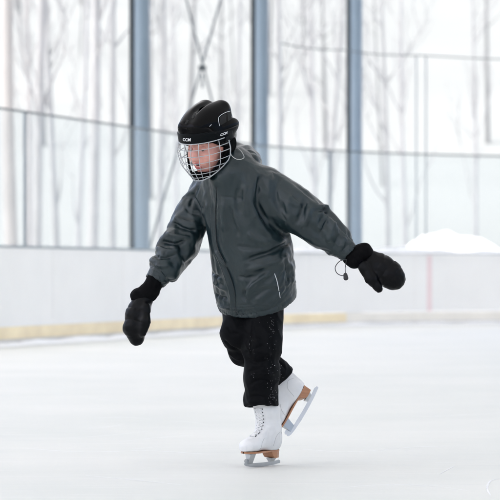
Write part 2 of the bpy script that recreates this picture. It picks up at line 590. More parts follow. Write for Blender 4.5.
for tr_, bm_ in protos:
    a = bpy.data.meshes.new('trunk'); a.from_pydata(tr_.v, [], tr_.f)
    b2 = bpy.data.meshes.new('crown'); b2.from_pydata(bm_.v, [], bm_.f)
    for q in (a, b2): q.polygons.foreach_set('use_smooth', np.ones(len(q.polygons), dtype=bool))
    pm.append((a, b2))
trees = [
 (12, 52, 2, 0.9, 2, 'broad tan bare trunk nearest the outer edge of the fence glass'),
 (41, 58, 0, 2.1, 0, 'slim pale bare tree just beside the grey glass post'),
 (54, 66, 1, 0.3, 1, 'thin grey bare tree standing close beside the slim pale one'),
 (92, 62, 2, 4.4, 0, 'thick pale bare tree midway between the glass post and the first column'),
 (79, 88, 1, 3.4, 0, 'faint distant bare tree behind the gap beside the thick pale one'),
 (116, 70, 4, 5.2, 1, 'grey bare tree close before the first column'),
 (28, 92, 4, 1.2, 2, 'faint far tan tree behind the grey glass post'),
 (163, 84, 0, 2.7, 1, 'bare tree between the first column and the crossed tie rods'),
 (176, 110, 4, 0.7, 0, 'very faint far tree behind the lower end of a tie rod'),
 (234, 90, 1, 3.9, 1, 'faint bare tree rising beside the second column above the helmet'),
 (277, 74, 1, 1.7, 1, 'forked grey tree just past the second column'),
 (313, 96, 0, 4.9, 0, 'faint pale tree midway between the second and third column'),
 (330, 72, 3, 0.2, 1, 'thin leaning grey tree close before the third column'),
 (388, 76, 3, 2.2, 1, 'thin twisting tree behind the mitten, past the third column'),
 (406, 92, 1, 5.6, 0, 'pale branching tree beside the pale net post'),
 (474, 118, 4, 1.4, 0, 'barely visible far tree above the snow bank'),
]
for px, yy, k, rz, mi, lab in trees:
    x = (px-250)/FPX*yy
    t_ = empty('bare_tree', (x, yy, -.06), lab, 'tree', 'bare winter trees outside the rink')
    t_.rotation_euler = (0, 0, rz)
    for nm, me in (('trunk', pm[k][0]), ('crown', pm[k][1])):
        o = bpy.data.objects.new(nm, me if len(me.materials) == 0 else me.copy())
        o.data.materials.clear(); o.data.materials.append(M_bark[mi])
        link(o, t_)

# snowy slope added as a bright backdrop where the horizon sky is dim
vs, fs = [], []
nx_, ny_ = 60, 26
for j in range(ny_):
    for i in range(nx_):
        x = -260+520*i/(nx_-1); u = j/(ny_-1); y = 118+300*u
        h = -.3+70*u**.9*(1-.25*u)+5*u**.5*noise.noise(Vector((x*.012, y*.012, 4.4)))+1.2*u**.3*noise.noise(Vector((x*.05, y*.05, 1.4)))
        vs.append((x, y, h))
for j in range(ny_-1):
    for i in range(nx_-1):
        fs.append((j*nx_+i, j*nx_+i+1, (j+1)*nx_+i+1, (j+1)*nx_+i))
M_hill = mat('backdrop_grey', (.232, .250, .246), rough=.95, spec=.05, var=.06, vscale=.06)
hl = mesh_obj('backdrop_hills', vs, fs, M_hill, loc=(0, 118, 0)); hl['kind'] = 'structure'

def hill_z(x, y):
    u = max(0, (y-118)/300)
    return -.3+70*u**.9*(1-.25*u)+(5*u**.5*noise.noise(Vector((x*.012, y*.012, 4.4))) if u else 0)

# a far wood that reads as one pale mass
mb = MB(); rr = random.Random(11)
for k in range(40):
    yy = rr.uniform(125, 210); x = rr.uniform(-.16, .16)*yy
    h = rr.uniform(9, 17); r_ = rr.uniform(.05, .14); ln = rr.uniform(-.05, .05)
    zb = max(-.1, hill_z(x, yy)-.4)
    mb.tube([(x, yy, zb), (x+ln*h*.5, yy, zb+h*.5), (x+ln*h, yy, zb+h)], [r_, r_*.7, .02], 4, caps=False)
    for q in range(5):
        u = rr.uniform(.25, .95); s_ = rr.choice((-1, 1)); L = rr.uniform(1, 2.6)*(1.1-u)
        mb.tube([(x+ln*h*u, yy, zb+h*u), (x+ln*h*u+s_*L*.6, yy, zb+h*u+L*.6), (x+ln*h*u+s_*L*.9, yy, zb+h*u+L*1.3)], [r_*.35, r_*.2, .01], 3, caps=False)
fw = mb.build('far_woods', mat('far_bark', (.20, .207, .205), rough=.9)); fw['kind'] = 'stuff'; fw['label'] = 'hazy far wood of bare trunks beyond the snow'; fw['category'] = 'woods'

# marks cut by skates: thin curls of shaved snow lying on the ice
def skate_mark(pts, w, label):
    q = spline(pts, 40); vs, fs = [], []
    rr = random.Random(len(label))
    for i in range(40):
        t = q[min(i+1, 39)]-q[max(i-1, 0)]; t /= np.linalg.norm(t); nn = np.array([-t[1], t[0]])
        ww = w*math.sin(math.pi*min(1, max(.04, i/39)))**.5*rr.uniform(.5, 1.3)
        c = q[i]
        vs += [(*(c-nn*ww), .0008), (*c, .0008+ww*.5), (*(c+nn*ww), .0008)]
    for i in range(39):
        for k in range(2): fs.append((i*3+k, i*3+k+1, i*3+k+4, i*3+k+3))
    o = mesh_obj('skate_mark', vs, fs, M_snow, loc=(*q[0], 0)); o['kind'] = 'structure'
def G(px, py):
    y = FPX*HC/(py-HOR); return ((px-250)*y/FPX, y)
skate_mark([G(500, 479), G(491, 481), G(487.5, 486), G(488, 491), G(491, 496)], .0045, 'arc')
skate_mark([G(440, 474), G(446, 470.5), G(455, 466)], .003, 'short')
skate_mark([G(300, 449), G(350, 452), G(420, 447), G(470, 446)], .0018, 'long one')
skate_mark([G(20, 448), G(80, 452), G(150, 451), G(215, 455)], .0018, 'long two')
rr2 = random.Random(21)
for k in range(14):
    x0_, y0_ = rr2.uniform(10, 470), rr2.choice((rr2.uniform(395, 440), rr2.uniform(440, 496)))
    L_ = rr2.uniform(25, 110); sl = rr2.uniform(-.10, .10); bow = rr2.uniform(-4, 4)
    skate_mark([G(x0_+L_*u, y0_+sl*L_*u+bow*u*(1-u)*4*.5) for u in (0, .25, .5, .75, 1)], rr2.uniform(.0009, .0019), 'm'*k)
skate_mark([G(330, 489), G(380, 485), G(430, 486), G(470, 491)], .0016, 'near')

# ------------------------------------------------------------------ camera and light
cam_d = bpy.data.cameras.new('camera'); cam = bpy.data.objects.new('camera', cam_d); COL.objects.link(cam)
cam.location = (0, 0, HC); cam.rotation_euler = (R(90), 0, 0)
cam_d.sensor_width = 36; cam_d.sensor_fit = 'HORIZONTAL'; cam_d.lens = FPX/500*36
cam_d.shift_y = (HOR-250)/500
cam_d.clip_end = 4000; cam_d.clip_start = .1
cam_d.dof.use_dof = True; cam_d.dof.focus_distance = DP-.08; cam_d.dof.aperture_fstop = 6.2
SC.camera = cam

w = bpy.data.worlds.new('World'); SC.world = w; w.use_nodes = True
wn = w.node_tree
bg = wn.nodes['Background']; sky = wn.nodes.new('ShaderNodeTexSky')
sky.sky_type = 'NISHITA'; sky.sun_disc = False
SUN_EL, SUN_AZ = 66, 250       # azimuth clockwise from +Y
sky.sun_elevation = R(SUN_EL); sky.sun_rotation = R(SUN_AZ)
sky.air_density = .75; sky.dust_density = 6.0; sky.ozone_density = .6
wn.links.new(sky.outputs[0], bg.inputs['Color']); bg.inputs['Strength'].default_value = .12
sun_d = bpy.data.lights.new('sun', 'SUN'); sun_d.energy = 1.2; sun_d.angle = R(20); sun_d.color = (1, .98, .95)
sun = bpy.data.objects.new('sun', sun_d); COL.objects.link(sun)
dirv = Vector((math.sin(R(SUN_AZ))*math.cos(R(SUN_EL)), math.cos(R(SUN_AZ))*math.cos(R(SUN_EL)), math.sin(R(SUN_EL))))
sun.rotation_euler = dirv.to_track_quat('Z', 'Y').to_euler(); sun.location = dirv*60

SC.view_settings.view_transform = 'Standard'; SC.view_settings.look = 'None'
SC.view_settings.gamma = 1; SC.view_settings.use_curve_mapping = False
SC.view_settings.exposure = EXPOSURE = 1.88
SC.render.engine = 'CYCLES'
SC.cycles.use_denoising = True
SC.cycles.max_bounces = 8; SC.cycles.diffuse_bounces = 5; SC.cycles.transparent_max_bounces = 16
SC.cycles.sample_clamp_indirect = 6
# ================================================================== THE SKATER
M_skin = mat('skin', (.68, .34, .28), rough=.42, var=.16, vscale=26, sss=.12)
M_lip = mat('lips', (.40, .085, .085), rough=.4)
M_mouth = mat('mouth_dark', (.05, .012, .012), rough=.6)
M_eye = mat('eye_white', (.34, .31, .29), rough=.2)
M_iris = mat('iris', (.04, .03, .025), rough=.2)
M_hair = mat('dark_hair', (.010, .008, .007), rough=.6, spec=.2, var=.3, vscale=30, stretch=(4, 4, 1))
M_jacket = mat('jacket_shell', (.0080, .0180, .0215), rough=.34, spec=.46, var=.10, vscale=6, bump=.28, bscale=60, bdist=.003)
def crumple(m, scale, strength, dist, warp):
    """adds sharp creased facets, as in thin shell fabric, on top of the fine bump"""
    nt = m.node_tree; b = nt.nodes['Principled BSDF']
    tc = nt.nodes.new('ShaderNodeTexCoord')
    n = nt.nodes.new('ShaderNodeTexNoise'); n.inputs['Scale'].default_value = scale*.6; n.inputs['Detail'].default_value = 3
    nt.links.new(tc.outputs['Object'], n.inputs['Vector'])
    sc_ = nt.nodes.new('ShaderNodeVectorMath'); sc_.operation = 'MULTIPLY_ADD'; sc_.inputs[1].default_value = (warp, warp, warp)
    nt.links.new(n.outputs['Color'], sc_.inputs[0]); nt.links.new(tc.outputs['Object'], sc_.inputs[2])
    v = nt.nodes.new('ShaderNodeTexVoronoi'); v.feature = 'F1'; v.inputs['Scale'].default_value = scale
    nt.links.new(sc_.outputs[0], v.inputs['Vector'])
    bp = nt.nodes.new('ShaderNodeBump'); bp.inputs['Strength'].default_value = strength; bp.inputs['Distance'].default_value = dist
    nt.links.new(v.outputs['Distance'], bp.inputs['Height'])
    old = b.inputs['Normal'].links
    if old: nt.links.new(old[0].from_socket, bp.inputs['Normal'])
    nt.links.new(bp.outputs[0], b.inputs['Normal'])
crumple(M_jacket, 13, .55, .010, .10)
M_zip = mat('zip_tape', (.012, .017, .020), rough=.5)
M_silver = mat('silver_trim', (.62, .64, .66), rough=.3, metal=.3)
M_trouser = mat('black_trousers', (.0030, .0033, .0042), rough=.6, spec=.07, var=.15, vscale=10, bump=.2, bscale=200, bdist=.001, sheen=.0)
crumple(M_trouser, 16, .4, .008, .08)
M_mitt = mat('mitten_leather', (.0020, .0022, .0029), rough=.30, spec=.13, bump=.25, bscale=90, bdist=.002)
M_knit = mat('mitten_cuff', (.003, .003, .0036), rough=.75, spec=.06, bump=.4, bscale=120, bdist=.002)
M_boot = mat('boot_leather', (.74, .745, .75), rough=.45, spec=.45, var=.07, vscale=14, bump=.2, bscale=90, bdist=.002, coat=.15)
M_seamline = mat('boot_stitch', (.50, .50, .50), rough=.7)
M_lace = mat('white_lace', (.80, .80, .80), rough=.8)
M_eyelet = mat('eyelet_dark', (.06, .06, .065), rough=.4)
M_sole = mat('tan_sole', (.42, .20, .105), rough=.4, var=.15, vscale=20, stretch=(1, 1, 6))
M_blade = mat('steel_blade', (.50, .52, .54), rough=.3, metal=.9, var=.06, vscale=30)
M_helmet = mat('helmet_shell', (.0014, .0015, .0018), rough=.11, spec=.10)
M_band = mat('helmet_band', (.003, .0042, .005), rough=.42, spec=.08)
M_vent = mat('vent_black', (.003, .003, .003), rough=.8)
M_cage = mat('cage_wire', (.44, .46, .48), rough=.28, metal=.35)
M_white = mat('white_print', (.75, .77, .78), rough=.5)
M_pad = mat('padding', (.003, .0032, .0036), rough=.85, spec=.05)
M_cord = mat('dark_cord', (.02, .02, .022), rough=.6)
M_strap = mat('grey_strap', (.42, .43, .42), rough=.6)

BASE = np.array([(261-250)*DP/FPX, DP, 0.0])
person = empty('person', BASE, 'skater in dark grey-green jacket and caged black helmet gliding on one white figure skate', 'person')

YAW = R(33)                                   # chest turned towards the camera's left
F2 = np.array([-math.sin(YAW), -math.cos(YAW), 0.0])
R2 = np.array([-math.cos(YAW), math.sin(YAW), 0.0])   # the skater's right hand side

# ------------------------------------------------------------------ joints
SH_R, EL_R, WR_R = P(204, 192, .10), P(183, 239, .05), P(154, 283, -.03)
SH_L, EL_L, WR_L = P(270, 188, -.10), P(311, 223, -.15), P(353, 256, -.17)
HIP_R, KN_R, AN_R = P(246, 300, .06), P(238, 346, -.04), P(279, 374, .18)
HIP_L, KN_L, AN_L = P(264, 302, -.04), P(260, 352, -.07), P(262.5, 418, -.02)
HEADC = P(208, 143, -.16)

# head frame: x = the skater's right, y = forward, z = up
HY, HP, HRL = R(37), R(19), R(3)
fw_ = np.array([-math.sin(HY)*math.cos(HP), -math.cos(HY)*math.cos(HP), -math.sin(HP)])
rt_ = np.array([-math.cos(HY), math.sin(HY), 0.0])
up_ = np.cross(rt_, fw_)
rt_, up_ = rt_*math.cos(HRL)+up_*math.sin(HRL), up_*math.cos(HRL)-rt_*math.sin(HRL)
HM = np.stack([rt_, fw_, up_], 1)             # columns
def head2w(v): return np.asarray(v) @ HM.T + HEADC
def w2head(p): return (p - HEADC.astype(np.float32)) @ HM.astype(np.float32)

# ------------------------------------------------------------------ torso as a stack of ovals
def zr(row): return HC + (HOR-row)*DP/FPX
TOR = [  # row, column, depth, half breadth, half thickness
 (330, 261.5, .030, .150, .136), (318, 260.0, .028, .164, .144), (303, 257.0, .018, .176, .150), (280, 254.0, .000, .178, .150),
 (262, 252.5, -.015, .176, .148), (245, 250.0, -.030, .172, .145), (225, 246.5, -.045, .170, .140), (205, 242.5, -.060, .170, .134), (192, 239.5, -.070, .168, .125),
 (180, 236.5, -.080, .150, .112), (170, 233.5, -.088, .112, .098), (160, 229.5, -.095, .078, .080), (150, 225, -.10, .055, .062)]
_tz = np.array([zr(t[0]) for t in TOR])[::1]
_o = np.argsort(_tz)
_tz = _tz[_o]
_tx = np.array([(t[1]-250)*DP/FPX for t in TOR])[_o]; _ty = np.array([DP+t[2] for t in TOR])[_o]
_ta = np.array([t[3] for t in TOR])[_o]; _tb = np.array([t[4] for t in TOR])[_o]
def torso(p, k=1.0, e=2.25):
    z = p[:, 2]
    x = p[:, 0]-np.interp(z, _tz, _tx); y = p[:, 1]-np.interp(z, _tz, _ty)
    a = np.interp(z, _tz, _ta)*k; b_ = np.interp(z, _tz, _tb)*k
    u = x*R2[0]+y*R2[1]; v = x*F2[0]+y*F2[1]
    q = (np.abs(u/a)**e+np.abs(v/b_)**e)**(1/e)
    d = (q-1)*np.minimum(a, b_)
    return np.maximum(d, np.maximum(z-_tz[-1], _tz[0]-z)).astype(np.float32)

# ------------------------------------------------------------------ body: one continuous figure, mostly hidden by its clothes
def head_sdf(q):
    d = ellipsoid(q, (0, -.015, .03), (.074, .093, .088))
    d = smin(d, ellipsoid(q, (0, .026, -.035), (.058, .060, .080)), .04)
    d = smin(d, ellipsoid(q, (0, .062, -.098), (.022, .020, .018)), .03)
    for s in (-1, 1):
        d = smin(d, ellipsoid(q, (s*.034, .058, -.038), (.026, .026, .026)), .03)
        d = smax(d, -ellipsoid(q, (s*.031, .098, .002), (.017, .016, .012)), .018)
        d = smin(d, ellipsoid(q, (s*.074, -.01, -.01), (.010, .022, .032)), .012)
        d = smin(d, ellipsoid(q, (s*.011, .096, -.040), (.0085, .010, .008)), .010)
        d = smin(d, capsule(q, (s*.014, .081, .017), (s*.042, .070, .018), .008, .006), .018)
    d = smin(d, capsule(q, (0, .080, .010), (0, .110, -.037), .0080, .0112), .014)
    d = smin(d, ellipsoid(q, (0, .083, -.066), (.024, .012, .014)), .02)
    d = smax(d, -ellipsoid(q, (0, .098, -.0675), (.015, .012, .0055)), .006)
    return d.astype(np.float32)

def body_sdf(p):
    d = torso(p, .74)
    d = np.maximum(d, zr(288)-p[:, 2])
    for pts, rad in (((SH_R, EL_R, WR_R), (.050, .038, .026)), ((SH_L, EL_L, WR_L), (.050, .038, .026)),
                     ((HIP_R, P(237, 336, -.01), P(244, 353, .05), P(264, 366, .13), P(274, 372, .17)), (.060, .045, .042, .028, .022)), ((HIP_L, P(262, 350, -.05), P(264, 400, -.01), P(267.5, 440, .01)), (.070, .050, .030, .026))):
        d = smin(d, chain(p, pts, rad), .03)
    for wr, tip, kn in ((P(145, 297, -.04), P(136, 336, -.052), WR_R), (P(366, 259.5, -.175), P(395, 280, -.185), WR_L)):
        d = smin(d, capsule(p, kn, wr, .024, .022), .01)
        ax = (tip-wr)/np.linalg.norm(tip-wr); sd = np.cross(ax, (0, 1, 0)); sd /= np.linalg.norm(sd)
        pal = wr+ax*.045
        d = smin(d, capsule(p, wr, pal, .020, .026), .02)
        for k, L in zip((-.021, -.007, .007, .021), (.040, .049, .052, .046)):
            d = smin(d, capsule(p, pal+sd*k, pal+sd*k*1.1+ax*L, .0075, .0065), .008)
    neck = P(224, 162, -.10)
    d = smin(d, capsule(p, neck, HEADC+HM@np.array([0, -.03, -.03]), .052, .048), .03)
    d = smin(d, head_sdf(w2head(p)), .02)
    return d
v, f = implicit(body_sdf, P(120, 440, -.45), P(420, 96, .42), .0032)
v = laplace(v, f, 1, .4)
body = mesh_obj('body', v, f, M_skin, person)

# face details in the head's frame
def ell_mesh(c, r, n=20, m=12):
    vs, fs = [], []
    for j in range(m+1):
        th = math.pi*j/m
        for i in range(n):
            a = 2*math.pi*i/n
            vs.append((c[0]+r[0]*math.sin(th)*math.cos(a), c[1]+r[1]*math.sin(th)*math.sin(a), c[2]+r[2]*math.cos(th)))
    for j in range(m):
        for i in range(n):
            fs.append((j*n+i, (j+1)*n+i, (j+1)*n+(i+1) % n, j*n+(i+1) % n))
    return np.array(vs), fs
for s in (-1, 1):
    ev, ef = ell_mesh((s*.031, .0765, .001), (.0115, .0115, .0115))
    eye = mesh_obj('eye', head2w(ev), ef, M_eye, body)
    iv, if_ = ell_mesh((s*.031+s*.001, .0842, -.0045), (.0055, .0045, .0055))
    mesh_obj('iris', head2w(iv), if_, M_iris, eye)
    lid, lf = implicit(lambda q: smax(ellipsoid(q, (s*.031, .0765, .001), (.0135, .0135, .0132)), (-(q[:, 2]+.0045)+(q[:, 1]-.0765)*.10).astype(np.float32), .002),
                       (s*.031-.02, .055, -.02), (s*.031+.02, .1, .025), .0012)
    mesh_obj('eyelid', head2w(lid), lf, M_skin, body)
    mb = MB(); mb.tube([head2w((s*x, y, z)) for x, y, z in ((.014, .0895, .0185), (.026, .0875, .0225), (.038, .080, .0225), (.047, .068, .017))], [.0018, .0030, .0026, .001], 6)
    mb.build('eyebrow', M_hair, body, smooth=True)
mb = MB()
mb.tube([head2w(q) for q in spline([(-.021, .0835, -.0665), (-.012, .0925, -.0610), (-.004, .0965, -.0592), (0, .0962, -.0602), (.004, .0965, -.0592), (.012, .0925, -.0610), (.021, .0835, -.0665)], 17)],
        [.0010]+[.0034]*15+[.0010], 8)
mb.tube([head2w(q) for q in spline([(-.019, .0838, -.0685), (-.010, .0915, -.0790), (0, .0945, -.0808), (.010, .0915, -.0790), (.019, .0838, -.0685)], 15)],
        [.0010]+[.0042]*13+[.0010], 8)
mb.build('lips', M_lip, body, smooth=True)
mv, mf = ell_mesh((0, .0835, -.068), (.0165, .0095, .0085)); mesh_obj('mouth', head2w(mv), mf, M_mouth, body)

# hair showing under the back of the helmet
def hair_sdf(q):
    d = ellipsoid(q, (0, -.030, -.005), (.087, .088, .085))
    d = smin(d, ellipsoid(q, (0, -.062, -.062), (.066, .045, .055)), .03)
    d = smax(d, q[:, 1]-.012-.25*q[:, 2], .01)
    return d.astype(np.float32)
v, f = implicit(hair_sdf, (-.12, -.14, -.15), (.12, .06, .12), .003)
n = normals(v, f)
v = v+n*(.0035*np.sin(nz(v, 60, 60, 9)*5))[:, None]
mesh_obj('hair', head2w(v), f, M_hair, person)

# ------------------------------------------------------------------ JACKET
CUT_N = np.array([.26, .42, -1.0]); CUT_N /= np.linalg.norm(CUT_N)
CUT_P = P(248, 322.5, -.13)
def arm(p, side):
    if side > 0:
        pts = (P(207, 190, .09), P(196, 212, .075), P(182, 240, .045), P(168, 263, .005), P(154.5, 282, -.03)); rad = (.070, .072, .068, .058, .047)
    else:
        pts = (P(268, 189, -.10), P(290, 205, -.13), P(312, 221, -.15), P(331, 236.5, -.16), P(350.5, 254.5, -.17)); rad = (.084, .083, .066, .057, .045)
    return pts, rad
def arm_fields(v, side):
    pts, rad = arm(v, side)
    poly = np.array(pts)
    d, t = seg_dist(v, poly)
    r_ = np.interp(t, np.linspace(0, 1, len(rad)), rad)
    return d, t, r_
def jacket_sdf(p):
    d = torso(p, 1.0)
    d = smin(d, ellipsoid(p, P(263, 181, -.085), (.070, .090, .060)), .05)    # near shoulder
    d = smin(d, ellipsoid(p, P(210, 184, .05), (.060, .080, .060)), .05)      # far shoulder
    # collar standing round the throat
    d = smin(d, chain(p, (P(219, 177, -.175), P(230, 172, -.17), P(240, 165, -.12), P(243, 162, -.04)), (.030, .034, .042, .048), .03), .07)
    for side in (1, -1):
        pts, rad = arm(p, side)
        d = smin(d, chain(p, pts, rad, .02), .028)
        w_ = np.array(pts[-1]); ax = w_-np.array(pts[-2]); ax /= np.linalg.norm(ax)
        e = (p-w_.astype(np.float32))@ax.astype(np.float32)
        near = np.linalg.norm(p-w_.astype(np.float32), axis=1) < .12
        d = np.where(near, smax(d, (e-.004).astype(np.float32), .008), d)
        hol = np.maximum(capsule(p, w_-ax*.02, w_+ax*.05, rad[-1]-.008, rad[-1]-.008), -(e+.02))
        d = smax(d, -hol.astype(np.float32), .003)
    cut = (p-CUT_P.astype(np.float32))@CUT_N.astype(np.float32)
    d = smax(d, cut.astype(np.float32), .012)
    d = smax(d, -np.maximum(torso(p, .93), -(cut+.05)).astype(np.float32), .005)   # open hem
    return d.astype(np.float32)
def subdivide(v, f):
    me = bpy.data.meshes.new('tmp'); me.from_pydata(v.tolist(), [], f.tolist())
    o = bpy.data.objects.new('tmp', me); COL.objects.link(o)
    m = o.modifiers.new('s', 'SUBSURF'); m.levels = 1; m.render_levels = 1
    e = bpy.data.meshes.new_from_object(o.evaluated_get(bpy.context.evaluated_depsgraph_get()))
    v2 = np.empty(len(e.vertices)*3); e.vertices.foreach_get('co', v2)
    f2 = np.empty(len(e.polygons)*4, np.int64); e.polygons.foreach_get('vertices', f2)
    bpy.data.objects.remove(o); bpy.data.meshes.remove(me); bpy.data.meshes.remove(e)
    return v2.reshape(-1, 3), f2.reshape(-1, 4)
v, f = implicit(jacket_sdf, P(138, 334, -.40), P(366, 142, .40), .0085)
v = laplace(v, f, 4, .5)
def settle(v, f, frames=26):
    """let the jacket, cut a little too large, settle on the figure as cloth"""
    def core_sdf(p):
        d = torso(p, .95)
        for side in (1, -1):
            pts, rad = arm(p, side); d = smin(d, chain(p, pts, [q*.84 for q in rad], .02), .03)
        return d.astype(np.float32)
    cv, cf = implicit(core_sdf, P(138, 340, -.40), P(366, 142, .40), .012)
    core = mesh_obj('tmp_core', cv, cf, None)
    core.modifiers.new('c', 'COLLISION'); core.collision.thickness_outer = .004; core.collision.cloth_friction = 12
    ob = mesh_obj('tmp_cloth', v, f, None)
    pin = np.clip((v[:, 2]-zr(176))/.03, 0, 1); shr = np.zeros(len(v))
    for side in (1, -1):
        d, t, r_ = arm_fields(v, side)
        on_ = np.clip((r_*1.5-d)/(r_*.4), 0, 1)
        shr = np.maximum(shr, on_*np.interp(t, [0, .2, .4, .80, .93, 1], [.28, .5, 1, .9, .15, 0]))
        pin = np.maximum(pin, on_*np.clip((t-.965)/.02, 0, 1))
    cutd = (CUT_P-v)@CUT_N
    shr = np.maximum(shr, np.clip((cutd-.035)/.09, 0, 1)*np.clip((zr(172)-v[:, 2])/.06, 0, 1)*.24)
    g = ob.vertex_groups.new(name='pin'); g2 = ob.vertex_groups.new(name='ease')
    for i in range(len(v)):
        if pin[i] > 0: g.add([i], float(pin[i]), 'REPLACE')
        g2.add([i], float(1-shr[i]), 'REPLACE')
    m = ob.modifiers.new('cloth', 'CLOTH'); s = m.settings; c = m.collision_settings
    s.quality = 5; s.mass = .15; s.tension_stiffness = 25; s.compression_stiffness = 25; s.shear_stiffness = 8; s.bending_stiffness = 11
    s.tension_damping = 10; s.compression_damping = 10; s.shear_damping = 8; s.bending_damping = 2; s.air_damping = 2
    s.effector_weights.gravity = .05
    s.vertex_group_mass = 'pin'; s.pin_stiffness = 20
    s.vertex_group_shrink = 'ease'; s.shrink_min = -.21; s.shrink_max = 0
    c.use_collision = True; c.collision_quality = 2; c.distance_min = .003; c.use_self_collision = False
    m.point_cache.frame_start = 1; m.point_cache.frame_end = frames
    for fr in range(1, frames+1): SC.frame_set(fr)
    e = bpy.data.meshes.new_from_object(ob.evaluated_get(bpy.context.evaluated_depsgraph_get()))
    w_ = np.empty(len(e.vertices)*3); e.vertices.foreach_get('co', w_); w_ = w_.reshape(-1, 3)
    bpy.data.objects.remove(ob); bpy.data.objects.remove(core); bpy.data.meshes.remove(e)
    SC.frame_set(1)
    dd = w_-v
    if not np.isfinite(dd).all(): return v
    fade = np.clip((cutd-.018)/.06, 0, 1)
    for side in (1, -1):
        d, t, r_ = arm_fields(v, side)
        fade = np.where(d < r_*1.5, np.minimum(fade, np.clip((.985-t)/.10, 0, 1)), fade)
    L = np.linalg.norm(dd, axis=1)[:, None]
    dd = dd*np.minimum(1, .05/(L+1e-9))
    return laplace(v+dd*fade[:, None], f, 1, .3)
v = settle(v, f)
v, f = subdivide(v, f)
n = normals(v, f)
a = v@R2
fine = nz(np.stack([a, v[:, 1], v[:, 2]*.6-a*.5], 1), 24.0, seed=8.3)
v = v+n*(.0016*(1-2*np.abs(fine))+.0008*nz(v, 52.0, seed=1.3))[:, None]
STROKES = [
 # placket and its edge
 ([(216.5, 188), (215.5, 215), (217, 245), (226, 266), (234, 290), (236, 314)], -.0065, .0045),
 ([(213, 188), (212, 215), (213.5, 245), (222, 268), (230, 292), (232, 316)], .006, .005),
 ([(219.8, 190), (219, 215), (220.5, 245), (230, 266), (238, 290)], .0055, .005),
 # chest yoke seam
 ([(221, 196.5), (232, 197.5), (246, 199)], -.0045, .004),
 # armhole of the near sleeve and the deep fold below it
 ([(263, 172), (258, 186), (258, 202), (264, 218), (272, 232)], -0.0132, 0.0103),
 ([(256, 178), (251, 194), (253, 210), (262, 228), (276, 240)], 0.0101, 0.0149),
 ([(252, 196), (262, 214), (276, 228), (291, 238)], -0.0109, 0.0126),
 ([(282, 176), (276, 190), (277, 206)], -0.0078, 0.0092),
 ([(272, 170), (269, 184), (268, 200)], 0.0070, 0.0103),
 # near sleeve: elbow bunching
 ([(290, 194), (288, 212), (286, 226)], .007, .016),
 ([(305.5, 199), (303, 209), (295, 226)], -.011, .0105),
 ([(309, 202), (308, 216), (302, 230)], .010, .011),
 ([(313.5, 217), (315, 211.5), (320, 210), (326, 210.5), (323, 218), (314, 235)], -.010, .0090),
 ([(318, 207), (325, 206.5), (331, 209.5)], .013, .0085),
 ([(329.5, 214), (323, 227), (317, 238)], -.010, .0095),
 ([(324, 219), (318, 231)], .008, .008),
 ([(335, 222), (331, 233), (326, 246)], .009, .011),
 ([(341, 229), (337, 240), (332, 250)], -.007, .009),
 ([(346, 237), (342, 246), (337, 254)], .006, .008),
 ([(348, 243), (343, 251)], -.005, .007),
 ([(276, 203), (282, 216), (290, 226)], -.006, .010),
 # far sleeve: rolls
 ([(171, 222), (185, 229), (198, 231)], -.015, .0075),
 ([(174, 217), (186, 222), (199, 223)], .010, .010),
 ([(166, 232), (178, 237), (192, 237)], .011, .010),
 ([(160, 241), (176, 244), (188, 240)], -.015, .0070),
 ([(156, 247), (168, 251), (181, 249)], .010, .009),
 ([(151.5, 255), (164, 258), (178, 254)], -.012, .0060),
 ([(151, 262), (160, 266), (171, 265)], .008, .008),
 ([(199, 184), (193, 196), (189, 210)], -.008, .009),
 ([(206, 190), (203, 206), (204, 222)], .007, .011),
 ([(184, 205), (190, 212), (200, 215)], -.006, .008),
 # lower front: pulled cloth
 ([(215, 250), (221, 260), (229, 267)], .010, .009),
 ([(210, 270), (215, 276), (222, 278)], -.012, .0065),
 ([(212, 280), (219, 286), (227, 290)], .011, .009),
 ([(213, 292), (220, 297), (228, 299)], -.012, .0065),
 ([(215, 303), (222, 307), (230, 308)], .008, .008),
 ([(242, 262), (253, 258), (272, 252), (292, 241)], -.016, .011),
 ([(244, 272), (258, 267), (276, 261), (291, 253)], .012, .013),
 ([(246, 296), (253, 285), (272, 271)], .012, .010),
 ([(244, 289), (243, 297), (247, 303)], -.013, .007),
 ([(252, 300), (262, 292), (276, 287)], -.007, .009),
 ([(238, 276), (247, 278), (256, 276)], -.009, .008),
 ([(285, 258), (288, 274), (286, 292)], -.008, .010),
 ([(291, 262), (293, 276), (291, 288)], .006, .008),
 # chest: drag lines from the shoulders
 ([(224, 200), (223, 216), (226, 234)], .008, .012),
 ([(230, 202), (232, 220), (240, 238)], -.008, .010),
 ([(247, 184), (245, 200), (248, 218)], .010, .013),
 ([(239, 186), (237, 202), (240, 216)], -.007, .010),
 ([(208, 200), (207, 214), (210, 230)], .008, .009),
 ([(246, 232), (258, 240), (272, 243)], .009, .012),
 ([(236, 246), (250, 248), (264, 248)], -.007, .009),
 # hem stitch line
 ([(224, 312), (238, 314.5), (255, 313), (272, 308.5), (288, 300), (295, 291)], -.0030, .0045),
]
v = sculpt(v, f, STROKES)
v = laplace(v, f, 1, .35)
jacket = mesh_obj('jacket', v, f, M_jacket, person)
JT = BVHTree.FromPolygons([Vector(q) for q in v], f.tolist())
def on(tree, px, py, off=.0015):
    d = Vector(P(px, py)-CAM).normalized()
    r = tree.ray_cast(Vector(CAM), d)
    if r[0] is None: return None
    return np.array(r[0]-d*off)
def trace(tree, pts, n, off=.0015):
    q = [on(tree, x, y, off) for x, y in spline(pts, n)]
    return [a for a in q if a is not None]
mb = MB(); mb.tube(trace(JT, [(216.5, 187), (215.5, 215), (217, 245), (226, 266), (234, 290), (236, 313)], 60, .0005), .0022, 6); mb.build('front_zip', M_zip, jacket, smooth=True)
